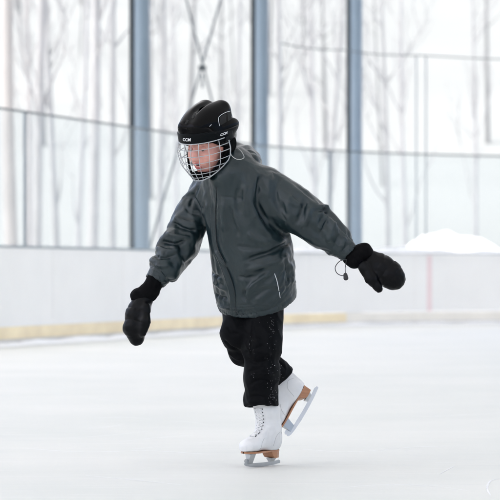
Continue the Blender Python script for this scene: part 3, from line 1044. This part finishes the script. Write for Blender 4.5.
mb = MB(); mb.tube(trace(JT, [(274.5, 273.5), (277, 281), (279, 291)], 12, .001), .0018, 6); mb.build('pocket_trim', M_silver, jacket, smooth=True)
mb = MB(); mb.tube(trace(JT, [(279.3, 292), (280.2, 298)], 5, .002), .0016, 6); mb.build('zip_pull', M_silver, jacket, smooth=True)

# hood lying on the shoulders behind the neck
def hood_sdf(p):
    a = [P(222, 176, -.19), P(238, 169, -.16), P(248.5, 165, -.08), P(246, 160, .02), P(236, 156, .10), P(222, 158, .10)]
    d = chain(p, a, (.024, .034, .046, .052, .050, .034), .02)
    d = smin(d, ellipsoid(p, P(246, 162, .02), (.056, .080, .052)), .03)
    d = smax(d, -ellipsoid(p, P(227, 150, -.06), (.075, .085, .075)), .02)
    return d.astype(np.float32)
v, f = implicit(hood_sdf, P(205, 192, -.32), P(280, 134, .24), .0034)
v = laplace(v, f, 2, .5); n = normals(v, f)
v = v+n*(.006*nz(v, 18, seed=5.1)+.005*(1-2*np.abs(nz(np.stack([v[:, 0], v[:, 1], v[:, 2]*1.6], 1), 16, seed=2.2))))[:, None]
v = sculpt(v, f, [([(238, 160), (248, 158), (259, 161)], -.007, .006), ([(240, 152), (250, 151), (258, 156)], .005, .008), ([(236, 168), (247, 166), (257, 165)], .004, .007),
                  ([(233, 165), (244, 163.5), (254, 164)], -.006, .005)])
v = laplace(v, f, 1, .4)
mesh_obj('hood', v, f, M_jacket, jacket)

# ------------------------------------------------------------------ TROUSERS
CUTL_P = P(261, 406, -.05); CUTL_N = np.array([.02, -.08, -1.0]); CUTL_N /= np.linalg.norm(CUTL_N)
sh = AN_R-KN_R; sh /= np.linalg.norm(sh)
CUTR_P = P(283.0, 378.0, .18); CUTR_N = np.array([.64, .2, -.74]); CUTR_N /= np.linalg.norm(CUTR_N)
LEGL = (P(264, 300, -.02), P(262, 345, -.06), P(261, 375, -.06), P(261.5, 402, -.04), P(261.5, 416, -.04)); LRAD = (.088, .078, .069, .067, .070)
LEGR = (P(243, 302, .05), P(238.5, 333, -.02), P(244, 350, .04), P(273, 370, .15), P(292, 384, .22)); RRAD = (.090, .067, .060, .053, .060)
def leg_l(p):
    d = chain(p, LEGL, LRAD, .03)
    c = (p-CUTL_P.astype(np.float32))@CUTL_N.astype(np.float32)
    d = smax(d, c.astype(np.float32), .006)
    hol = np.maximum(capsule(p, P(261.5, 398, -.04), P(261.5, 420, -.04), .061, .063), -(c+.03))
    return smax(d, -hol.astype(np.float32), .003)
def leg_r(p):
    d = chain(p, LEGR, RRAD, .03)
    c = (p-CUTR_P.astype(np.float32))@CUTR_N.astype(np.float32)
    return smax(d, c.astype(np.float32), .006)
def tr_sdf(p):
    return smin(leg_l(p), leg_r(p), .012).astype(np.float32)
v, f = implicit(tr_sdf, P(208, 420, -.30), P(300, 290, .42), .0036)
v = laplace(v, f, 2, .5); n = normals(v, f)
d, t = seg_dist(v, np.array(LEGL))
v = v+n*(.006*nz(np.stack([v[:, 0], v[:, 1], v[:, 2]*.35], 1), 16, seed=6.1)+.0045*(1-2*np.abs(nz(np.stack([v[:, 0], v[:, 1], v[:, 2]*.8+v[:, 0]*.7], 1), 15, seed=9.2))))[:, None]
v = sculpt(v, f, [([(243, 330), (252, 338), (262, 340)], .006, .010), ([(243, 352), (254, 350), (266, 344)], -.006, .008), ([(247, 372), (256, 370), (268, 364)], -.005, .008),
                  ([(248, 398), (258, 396), (270, 399)], -.007, .006), ([(247, 402), (259, 402.5), (274, 404)], .006, .006), ([(270, 330), (272, 350), (271, 375)], -.006, .009),
                  ([(254, 318), (251, 340), (252, 362)], -.006, .008), ([(224, 340), (231, 347), (239, 350)], -.009, .007), ([(228, 352), (236, 358), (242, 360)], .007, .007),
                  ([(226, 326), (233, 333), (240, 334)], -.007, .008), ([(247, 343), (258, 352), (274, 353)], .008, .011), ([(246, 358), (258, 363), (272, 359)], -.009, .008),
                  ([(249, 385), (260, 380), (272, 384)], -.008, .007), ([(248, 378), (260, 373), (273, 375)], .007, .009), ([(278, 360), (283, 366), (287, 371)], -.006, .006)])
v = laplace(v, f, 1, .4)
trousers = mesh_obj('trousers', v, f, M_trouser, person)
TT = BVHTree.FromPolygons([Vector(q) for q in v], f.tolist())
mb = MB(); rr = random.Random(5)
clumps = [(273+rr.gauss(0, 3.0), rr.uniform(322, 402)) for _ in range(16)]+[(rr.uniform(277, 285), rr.uniform(358, 376)) for _ in range(4)]+[(rr.uniform(247, 268), rr.uniform(340, 402)) for _ in range(5)]
for k in range(115):
    c_ = rr.choice(clumps); px, py = c_[0]+rr.gauss(0, 1.1), c_[1]+rr.gauss(0, 3.2)
    if k % 4 == 0: px, py = 272+rr.gauss(0, 5), rr.uniform(322, 404)
    q = on(TT, px, py, .0005)
    if q is None: continue
    s_ = rr.uniform(.0003, .0006)*(1.7 if rr.random() < .08 else 1)
    ev, ef = ell_mesh(q, (s_, s_, s_*rr.uniform(.8, 1.8)), 6, 4); mb.add(ev, ef)
fl = mb.build('snow_flecks', M_snow, trousers); fl['kind'] = 'stuff'

# ------------------------------------------------------------------ MITTENS
def mitten(name, wr0, wr1, hand, thumb, cuff, hrad, hflat, flat_dir, trad, cord):
    """wr0-wr1 knitted wrist, cuff roll, hand chain, thumb chain; flattened along flat_dir"""
    fd = np.array(flat_dir, float); fd /= np.linalg.norm(fd)
    c0_ = np.array(hand[0], np.float32)
    S_ = (np.eye(3)+(1/hflat-1)*np.outer(fd, fd)).astype(np.float32)
    def warp(p): return (p-c0_)@S_.T+c0_
    hp = [warp(np.array([q], np.float32))[0] for q in hand]
    tp = [warp(np.array([q], np.float32))[0] for q in thumb]
    def sd(p):
        q = warp(p)
        d = chain(q, hp, hrad, .02)
        return smin(d, chain(q, tp, trad, .01), .022).astype(np.float32)
    allp = np.array(list(hand)+list(thumb)); lo = allp.min(0)-.075; hi = allp.max(0)+.075
    v, f = implicit(sd, lo, hi, .0026)
    v = laplace(v, f, 2, .5); n = normals(v, f)
    d, t = seg_dist(v, np.array(hand))
    quilt = np.abs(np.sin(np.pi*(t*3.4+.22*nz(v, 13, seed=1.0))))**.25-.85
    ed = np.clip(np.minimum(t, 1-t)/.12, 0, 1)
    v = v+n*(.0042*quilt*ed+.0020*nz(v, 22, seed=3)+.0016*nz(v, 60, seed=4))[:, None]
    v = laplace(v, f, 1, .4)
    m = mesh_obj(name, v, f, M_mitt, person)
    def cu(p): return smin(chain(p, cuff[0], cuff[1], .012), capsule(p, wr0, wr1, .038, .040), .008).astype(np.float32)
    ap = np.array(list(cuff[0])+[wr0, wr1])
    v, f = implicit(cu, ap.min(0)-.07, ap.max(0)+.07, .0028)
    n = normals(v, f); v = v+n*(.005*nz(v, 24, seed=2)+.002*nz(v, 60, seed=7))[:, None]
    v = laplace(v, f, 1, .4)
    mesh_obj('cuff', v, f, M_knit, m)
    return m
mr = mitten('mitten', P(156.5, 279.5, -.03), P(148, 293, -.035),
            [P(143, 300, -.04), P(137.5, 314, -.05), P(134.5, 328, -.055), P(136.5, 338, -.05)],
            [P(146, 308, -.085), P(145.5, 322, -.10), P(142.5, 333, -.095)],
            ([P(149.5, 291, -.035), P(140, 296.5, -.035)], (.041, .041)), (.042, .048, .046, .034), .85, (.3, 1, .1), (.019, .021, .017), False)
ml_ = mitten('mitten', P(352.5, 257, -.17), P(358, 258, -.17),
             [P(371, 262, -.175), P(381, 268, -.18), P(390, 275, -.185), P(394.5, 279.5, -.185)],
             [P(364, 267, -.215), P(371, 279, -.225), P(378.5, 288.5, -.22)],
             ([P(353.5, 259, -.17), P(363, 254.5, -.17)], (.040, .047)), (.050, .054, .054, .045), .80, (.25, 1, -.15), (.026, .024, .018), True)
# draw cord and toggle of the near mitten
mb = MB(); mb.tube(spline([P(347, 259.5, -.21), P(340, 261, -.215), P(335.3, 267, -.21), P(336.5, 272.5, -.21), P(340.5, 275.3, -.21), P(345, 275.8, -.21)], 26), .0019, 6)
mb.tube([P(346.5, 259, -.21), P(345.2, 268, -.21), P(345.4, 276, -.21)], .0017, 6)
cd = mb.build('draw_cord', M_cord, ml_, smooth=True)
tv, tf = implicit(lambda p: (capsule(p, P(345.4, 274.8, -.21), P(345.9, 278, -.21), .0085, .0105)).astype(np.float32), P(338, 284, -.24), P(353, 269, -.18), .0015)
mesh_obj('toggle', tv, tf, M_cord, cd)
# ------------------------------------------------------------------ SKATES
def skate(org, fwd, upv, lean=0.0, name='skate'):
    """local: x toe, y lateral, z up; origin under the ankle at the boot's floor"""
    fx = np.array(fwd, float); fx /= np.linalg.norm(fx)
    uz = np.array(upv, float); uz -= fx*np.dot(uz, fx); uz /= np.linalg.norm(uz)
    ly = np.cross(uz, fx)
    A = np.stack([fx, ly, uz], 1)
    W = lambda q: np.asarray(q, float)@A.T+org
    XS = np.array([-.078, -.060, -.03, .02, .07, .115, .145, .158])
    HH = np.array([.085, .100, .110, .100, .074, .052, .040, .022])
    WW = np.array([.022, .030, .033, .033, .038, .040, .032, .014])
    def sd(p):
        x = p[:, 0]
        h_ = np.interp(x, XS, HH)/2; w_ = np.interp(x, XS, WW)
        q = ((np.abs(p[:, 1]/w_))**2.3+(np.abs((p[:, 2]-h_)/h_))**2.5)**(1/2.4)
        d = (q-1)*np.minimum(w_, h_)
        d = np.maximum(d, np.maximum(x-.160, -.082-x))
        s2 = p*np.array([1, 1.14, 1], np.float32)
        shaft = chain(s2, [np.array([-.028, 0, .045]), np.array([-.020+lean*.06, 0, .11]), np.array([-.006+lean*.125, 0, .175]), np.array([.004+lean*.165, 0, .215])], (.047, .051, .057, .062), .02)
        d = smin(d, shaft, .045)
        d = smin(d, ellipsoid(p, (.110, 0, .026), (.050, .040, .030)), .015)
        d = smax(d, (p[:, 2]-.192-.12*p[:, 0]).astype(np.float32), .010)
        hol = np.maximum(capsule(s2, (-.006+lean*.125, 0, .17), (.004+lean*.2, 0, .25), .049, .054), -(p[:, 2]-.176))
        d = smax(d, -hol, .004)
        d = smax(d, -p[:, 2].astype(np.float32), .004)
        return d.astype(np.float32)
    v, f = implicit(sd, (-.11, -.075, -.02), (.18, .075, .24), .0026)
    v = laplace(v, f, 2, .5); n = normals(v, f)
    crease = np.exp(-((v[:, 2]-.105+.35*(v[:, 0]+.03))/.010)**2)*(v[:, 0] < .03)
    v = v+n*(.0016*nz(v, 22, seed=1.5)-.0055*crease*np.abs(nz(v, 26, seed=2))+.0006*nz(v, 70, seed=4))[:, None]
    o = mesh_obj(name, W(v), f, M_boot, person)
    BT = BVHTree.FromPolygons([Vector(q) for q in v], f.tolist())
    def front(z, y):
        r = BT.ray_cast(Vector((.3, y, z)), Vector((-1, 0, -.55)).normalized())
        return None if r[0] is None else np.array(r[0])
    # lacing: rows of eyelets up the instep, crossing laces
    rows = []
    for k in range(11):
        u = k/10
        zc = .235-.055*u if False else None
        x = .088-.118*min(1, u/.55)*.72 if u < .55 else .003+.012*(u-.55)
        w_ = .0115+.006*u
        pr = []
        for s in (-1, 1):
            if u < .5:
                r = BT.ray_cast(Vector((x, s*w_, .4)), Vector((0, 0, -1)))
                pt = None
                if r[0] is not None: pt = np.array(r[0])+np.array([.0006, 0, .0012])
                if pt is not None and pt[2] > .15:
                    pt = None
            else:
                pt = None
            if pt is None:
                z = .098+(u-.45)/.55*.078
                r = BT.ray_cast(Vector((.3, s*w_, z)), Vector((-1, 0, 0)))
                pt = np.array(r[0])+np.array([.0012, 0, .0005]) if r[0] is not None else None
            pr.append(pt)
        if all(q is not None for q in pr): rows.append(pr)
    lm, em = MB(), MB()
    for k, (a, c) in enumerate(rows):
        for q in (a, c):
            ev, ef = ell_mesh(q, (.0030, .0030, .0030), 8, 6); em.add(W(ev), ef)
        mid_ = (a+c)/2+np.array([.004, 0, .003])
        lm.tube([W(q) for q in spline([a, mid_, c], 7)], .0024, 6)
        if k+1 < len(rows):
            a2, c2 = rows[k+1]
            for p_, q_ in ((a, c2), (c, a2)):
                m_ = (p_+q_)/2+np.array([.005, 0, .004])
                lm.tube([W(q) for q in spline([p_, m_, q_], 7)], .0024, 6)
    lm.build('laces', M_lace, o, smooth=True)
    eo = em.build('eyelets', M_eyelet, o, smooth=True); eo['kind'] = 'stuff'
    sm_ = MB()
    for pts, sd_ in (([(-.070, .060), (-.040, .078), (-.012, .062), (.0, .02)], 1), ([(-.070, .060), (-.040, .078), (-.012, .062), (.0, .02)], -1), ([(.062, .055), (.085, .035), (.098, .006)], 1), ([(.062, .055), (.085, .035), (.098, .006)], -1)):
        q_ = []
        for x, z in spline(pts, 18):
            r_ = BT.ray_cast(Vector((x, sd_*.2, z)), Vector((0, -sd_, 0)))
            if r_[0] is not None: q_.append(W(np.array(r_[0])))
        if len(q_) > 3: sm_.tube(q_, .0009, 5)
    so_ = sm_.build('stitching', M_seamline, o, smooth=True); so_['kind'] = 'stuff'
    # tongue edge standing above the collar
    mb = MB(); mb.box((.036, 0, .188), (.007, .052, .040), [(.96, 0, .28), (0, 1, 0), (-.28, 0, .96)])
    tv_ = np.array(mb.v); mesh_obj('tongue', W(tv_), mb.f, M_boot, o, smooth=False)
    # leather sole with stacked heel
    def outline(x):
        return np.interp(x, [-.082, -.076, -.05, .0, .04, .09, .125, .150, .162], [.004, .022, .031, .030, .031, .040, .037, .022, .003])
    mb = MB(); xs = np.linspace(-.082, .163, 50); vs = []; fs = []
    for x in xs:
        y = outline(x)
        zt = 0.0; zb = -.0065
        for q in ((-y, zt), (y, zt), (y, zb), (-y, zb)): vs.append((x, q[0], q[1]))
    for i in range(len(xs)-1):
        for k in range(4):
            fs.append((i*4+k, i*4+(k+1) % 4, (i+1)*4+(k+1) % 4, (i+1)*4+k))
    mb.add(vs, fs); sl = mesh_obj('sole', W(mb.v), mb.f, M_sole, o, smooth=False)
    mb = MB(); xs = np.linspace(-.081, -.012, 16); vs = []; fs = []
    for i, x in enumerate(xs):
        y = outline(x)*.93
        zb = -.009-.026*min(1, (x+.081)/.006+.4)*(1-max(0, (x+.038)/.026)**1.5 if x > -.038 else 1)
        for q in ((-y, -.0067), (y, -.0067), (y*.92, zb), (-y*.92, zb)): vs.append((x, q[0], q[1]))
    for i in range(len(xs)-1):
        for k in range(4):
            fs.append((i*4+k, i*4+(k+1) % 4, (i+1)*4+(k+1) % 4, (i+1)*4+k))
    fs.append((0, 1, 2, 3)); m0 = (len(xs)-1)*4; fs.append((m0+3, m0+2, m0+1, m0))
    mb.add(vs, fs); mesh_obj('heel', W(mb.v), mb.f, M_sole, o, smooth=False)
    # blade: runner with toe picks, two stanchions with mounting plates
    th = .0022
    prof = [(-.112, -.052), (-.110, -.0615), (-.06, -.0665), (0, -.0685), (.06, -.068), (.11, -.0645), (.140, -.0600)]
    top = [(.150, -.0555), (.154, -.049), (.149, -.043), (.153, -.037), (.146, -.031), (.135, -.030), (.124, -.042), (.09, -.050), (.02, -.052), (-.05, -.051), (-.10, -.047)]
    ring = prof+top
    mb = MB(); nr = len(ring)
    vs = [(x, s*th, z) for s in (-1, 1) for x, z in ring]
    fs = [tuple(range(nr)), tuple(range(2*nr-1, nr-1, -1))]+[(k, nr+k, nr+(k+1) % nr, (k+1) % nr) for k in range(nr)]
    mb.add(vs, fs); bl = mesh_obj('blade', W(mb.v), mb.f, M_blade, o, smooth=False)
    def stan(x0b, x1b, x0t, x1t, zt):
        y = .0035; mb = MB()
        vs = [(x0b, -y, -.052), (x1b, -y, -.052), (x1b, y, -.052), (x0b, y, -.052), (x0t, -y*4, zt), (x1t, -y*4, zt), (x1t, y*4, zt), (x0t, y*4, zt)]
        mb.add(vs, [(3, 2, 1, 0), (4, 5, 6, 7), (0, 1, 5, 4), (1, 2, 6, 5), (2, 3, 7, 6), (3, 0, 4, 7)])
        mesh_obj('stanchion', W(mb.v), mb.f, M_blade, o, smooth=False)
    stan(-.062, -.030, -.066, -.026, -.036)
    stan(.098, .130, .088, .128, -.0105)
    return o
# standing skate: runner on the ice
fwdL = np.array([-.57, -.82, -.006])
orgL = np.array([*P(265.3, 455, -.01)[:2], .0690])
skate(orgL, fwdL, (.02, -.03, 1))
# trailing skate: lifted, heel up, toe down
pt, ph = P(277.5, 430.5, .19), P(301.5, 389, .27)
fwdR = pt-ph
orgR = ph+(pt-ph)/np.linalg.norm(pt-ph)*.062
skate(orgR, fwdR, (-.86, -.16, .50), -.38)

# ------------------------------------------------------------------ HELMET AND CAGE (head frame)
HCEN = np.array([0, -.012, .036])
def rim(y):        # lower edge of the shell from brow to nape
    return np.interp(y, [-.16, -.09, -.03, .03, .07, .13], [-.055, -.055, -.030, -.006, .022, .034])
def shell_sdf(q):
    d = ellipsoid(q, HCEN, (.108, .138, .128))
    # twin raised crowns with a valley between
    for s in (-1, 1):
        d = smin(d, capsule(q, (s*.034, .098, .098), (s*.046, -.075, .132), .022, .030), .045)
    d = smax(d, -capsule(q, (0, .10, .158), (0, -.12, .176), .013, .018), .016)
    # side panel step
    for s in (-1, 1):
        d = smin(d, ellipsoid(q, (s*.094, -.045, .060), (.020, .060, .034)), .012)
    d = smax(d, (rim(q[:, 1])-q[:, 2]).astype(np.float32)*.9, .008)
    d = smax(d, -ellipsoid(q, HCEN, (.099, .128, .115)), .004)
    return d.astype(np.float32)
v, f = implicit(shell_sdf, (-.15, -.18, -.09), (.15, .17, .20), .0026)
v = laplace(v, f, 2, .5)
helmet = mesh_obj('helmet', head2w(v), f, M_helmet, person)
def band_sdf(q):
    d = ellipsoid(q, HCEN+np.array([0, 0, .02]), (.1155, .1455, .22))
    low = np.interp(q[:, 1], [-.02, .05, .09, .14], [.012, .026, .034, .030])
    upp = np.interp(q[:, 1], [-.02, .05, .14], [.052, .070, .080])
    d = smax(d, np.maximum(low-q[:, 2], q[:, 2]-upp).astype(np.float32), .006)
    d = smax(d, (-.035-q[:, 1]).astype(np.float32), .006)
    d = smax(d, -ellipsoid(q, HCEN+np.array([0, 0, .02]), (.104, .134, .20)), .003)
    return d.astype(np.float32)
v, f = implicit(band_sdf, (-.15, -.06, -.01), (.15, .17, .11), .0024)
v = laplace(v, f, 2, .5)
band = mesh_obj('brow_band', head2w(v), f, M_band, helmet)
# ear and nape pads
for s in (-1, 1):
    v, f = implicit(lambda q: smin(ellipsoid(q, (s*.090, -.030, -.010), (.017, .042, .040)), capsule(q, (s*.088, .0, -.03), (s*.078, .03, -.085), .010, .007), .012).astype(np.float32), (s*.09-.05, -.10, -.12), (s*.09+.05, .07, .06), .0026)
    mesh_obj('ear_guard', head2w(v), f, M_pad, helmet)

def shellpt(a, z, o=.0):
    """point on the brow band at azimuth a (0 = straight ahead) and height z"""
    k = math.sqrt(max(0, 1-((z-.056)/.22)**2))
    return np.array([(.1158+o)*k*math.sin(a), HCEN[1]+(.1458+o)*k*math.cos(a), z])
def vent(pts, r_):
    mb = MB(); mb.tube([head2w(q) for q in pts], r_, 8); return mb
# vents: dark slots on crown and side, with the pale edge of the side adjuster plate
hv = BVHTree.FromPolygons([Vector(q.co) for q in helmet.data.vertices], [tuple(p_.vertices) for p_ in helmet.data.polygons])
def hs(px, py, off=.0):
    d = Vector(P(px, py)-CAM).normalized()
    r = hv.ray_cast(Vector(CAM)-Vector(BASE), d)
    return None if r[0] is None else np.array(r[0])+BASE-np.array(d)*off
def hstrip(pts, n, off): return [q for q in (hs(x, y, off) for x, y in spline(pts, n)) if q is not None]
def hpatch(poly_px, off, m):
    """thin plate following the shell inside a four-cornered outline"""
    A, B, Cc, D = [np.array(q, float) for q in poly_px]; k = 9
    fr, bk = [], []
    for j in range(k):
        for i in range(k):
            u, w_ = i/(k-1), j/(k-1)
            q = (A*(1-u)+B*u)*(1-w_)+(D*(1-u)+Cc*u)*w_
            fr.append(hs(*q, off)); bk.append(hs(*q, -.002))
    if any(q is None for q in fr+bk): return None
    vs = fr+bk; fs = []; N = k*k
    for j in range(k-1):
        for i in range(k-1):
            a = j*k+i
            fs.append((a, a+1, a+k+1, a+k)); fs.append((N+a, N+a+k, N+a+k+1, N+a+1))
    bd = [i for i in range(k)]+[k*j+k-1 for j in range(1, k)]+[N-1-i for i in range(1, k)]+[k*j for j in range(k-2, 0, -1)]
    for i in range(len(bd)):
        a, c = bd[i], bd[(i+1) % len(bd)]
        fs.append((a, N+a, N+c, c))
    return vs, fs
for poly_ in ([(219.5, 117), (225.5, 113.5), (226.5, 122), (220.5, 125.5)], [(227, 112.8), (231, 111.5), (232, 119), (228, 121.3)],
              [(191, 118), (194, 112.5), (196.5, 112.8), (193.5, 118.6)], [(184.5, 124), (187, 119.8), (189, 120.2), (186.5, 124.6)]):
    r = hpatch(poly_, .0008, M_vent)
    if r: mesh_obj('vent', r[0], r[1], M_vent, helmet, smooth=True)
for pts in ([(218.5, 117.5), (221, 115), (226, 112.3), (231.5, 110.8)], [(218.3, 118), (218.8, 122), (219.6, 126)], [(209.5, 126.5), (211.5, 124.5)],):
    q = hstrip(pts, 14, .0008)
    if len(q) > 2:
        mb = MB(); mb.tube(q, .0011, 6); mb.build('adjuster_edge', M_silver, helmet, smooth=True)

# lettering moulded on the band
def lettering(body_txt, size, a_c, z_c, shear=.25):
    cu = bpy.data.curves.new('lettering', 'FONT'); cu.body = body_txt; cu.size = size; cu.align_x = 'CENTER'; cu.align_y = 'CENTER'
    cu.shear = shear; cu.offset = size*.030; cu.space_character = 1.05; cu.extrude = 0
    to = bpy.data.objects.new('lettering', cu); COL.objects.link(to)
    bpy.context.view_layer.update()
    me = bpy.data.meshes.new_from_object(to.evaluated_get(bpy.context.evaluated_depsgraph_get()))
    bm = bmesh.new(); bm.from_mesh(me)
    bmesh.ops.triangulate(bm, faces=bm.faces)
    bmesh.ops.subdivide_edges(bm, edges=bm.edges, cuts=2, use_grid_fill=True)
    vs = []
    for q in bm.verts:
        ang = a_c-q.co.x*1.25/.135                 # reads left to right seen from the front
        vs.append(head2w(shellpt(ang, z_c+q.co.y, .0014)))
    bm.verts.index_update()
    fs = [tuple(x.index for x in fc.verts) for fc in bm.faces]
    bm.free(); bpy.data.objects.remove(to); bpy.data.curves.remove(cu)
    # give the print a little thickness
    vs = np.array(vs)
    return vs, fs
lv, lf = lettering('CCM', .0175, R(2), .054); mesh_obj('lettering', lv, lf, M_white, helmet, smooth=False)
lv, lf = lettering('CCM', .0135, R(-74), .050); mesh_obj('lettering', lv, lf, M_white, helmet, smooth=False)

# cage
def cg(a, z):
    t = np.clip((.035-z)/.165, 0, 1)
    rx = np.interp(t, [0, .3, .6, 1], [.116, .121, .110, .064])
    ry = np.interp(t, [0, .25, .6, 1], [.142, .158, .158, .122])
    return np.array([rx*math.sin(a), -.008+ry*math.cos(a), z-.012*t*0])
WR = .0018
edge = [cg(R(a), .034) for a in range(-84, 85, 6)]
side = lambda s: [cg(R(84*s), z) for z in np.linspace(.034, -.045, 8)]+[cg(R(s*a), z) for a, z in ((80, -.065), (72, -.085), (60, -.105), (44, -.120), (26, -.128), (10, -.130))]
ring_ = side(-1)+side(1)[::-1]
mb = MB()
mb.tube([head2w(q) for q in ring_], .0025, 8)
mb.tube([head2w(q) for q in edge], .0021, 8)
cage = mb.build('face_cage', M_cage, helmet, smooth=True)
def zlim(a):       # lower end of an upright bar at azimuth a
    a = abs(a)
    return float(np.interp(a, [0, 10, 26, 44, 60, 72, 80, 84], [-.130, -.130, -.128, -.120, -.105, -.085, -.065, -.045]))
def alim(z):
    return float(np.interp(-z, [.045, .065, .085, .105, .120, .128], [84, 80, 72, 60, 44, 26]))
for a in (-63, -43, -24, -8, 8, 24, 43, 63):
    mb = MB(); mb.tube([head2w(cg(R(a), z)) for z in np.linspace(.034, zlim(a), 16)], WR*.9, 6); mb.build('upright_bar', M_cage, cage, smooth=True)
for z in (.008, -.018, -.048, -.074, -.098, -.116):
    am = alim(z)
    mb = MB(); mb.tube([head2w(cg(R(a), z)*np.array([.985, .985, 1])) for a in np.linspace(-am, am, 30)], WR*.9, 6); mb.build('cross_bar', M_cage, cage, smooth=True)
# chin cup pad, fixing clips, straps
v, f = implicit(lambda q: smax(ellipsoid(q, (0, .075, -.112), (.042, .046, .022)), -ellipsoid(q, (0, .062, -.095), (.036, .038, .026)), .004).astype(np.float32), (-.06, .02, -.15), (.06, .14, -.07), .0022)
mesh_obj('chin_cup', head2w(v), f, M_pad, helmet)
for s in (-1, 1):
    mb = MB(); c_ = cg(R(s*80), .028); mb.box(c_, (.010, .020, .018)); mb.v = [tuple(head2w(q)) for q in mb.v]
    mb.build('cage_clip', M_band, helmet)
    mb = MB(); mb.tube([head2w(q) for q in spline([(s*.100, -.01, -.005), (s*.092, .03, -.05), (s*.070, .06, -.09), (s*.04, .085, -.118)], 14)], .0055, 6)
    mb.build('chin_strap', M_pad, helmet, smooth=True)
mb = MB(); mb.tube(spline([P(229.5, 150, -.19), P(232, 156, -.22), P(238, 159.5, -.215), P(244, 157.5, -.20), P(241, 151, -.17), P(236.5, 147, -.15)], 30), .0016, 6)
mb.build('strap_loop', M_strap, helmet, smooth=True)
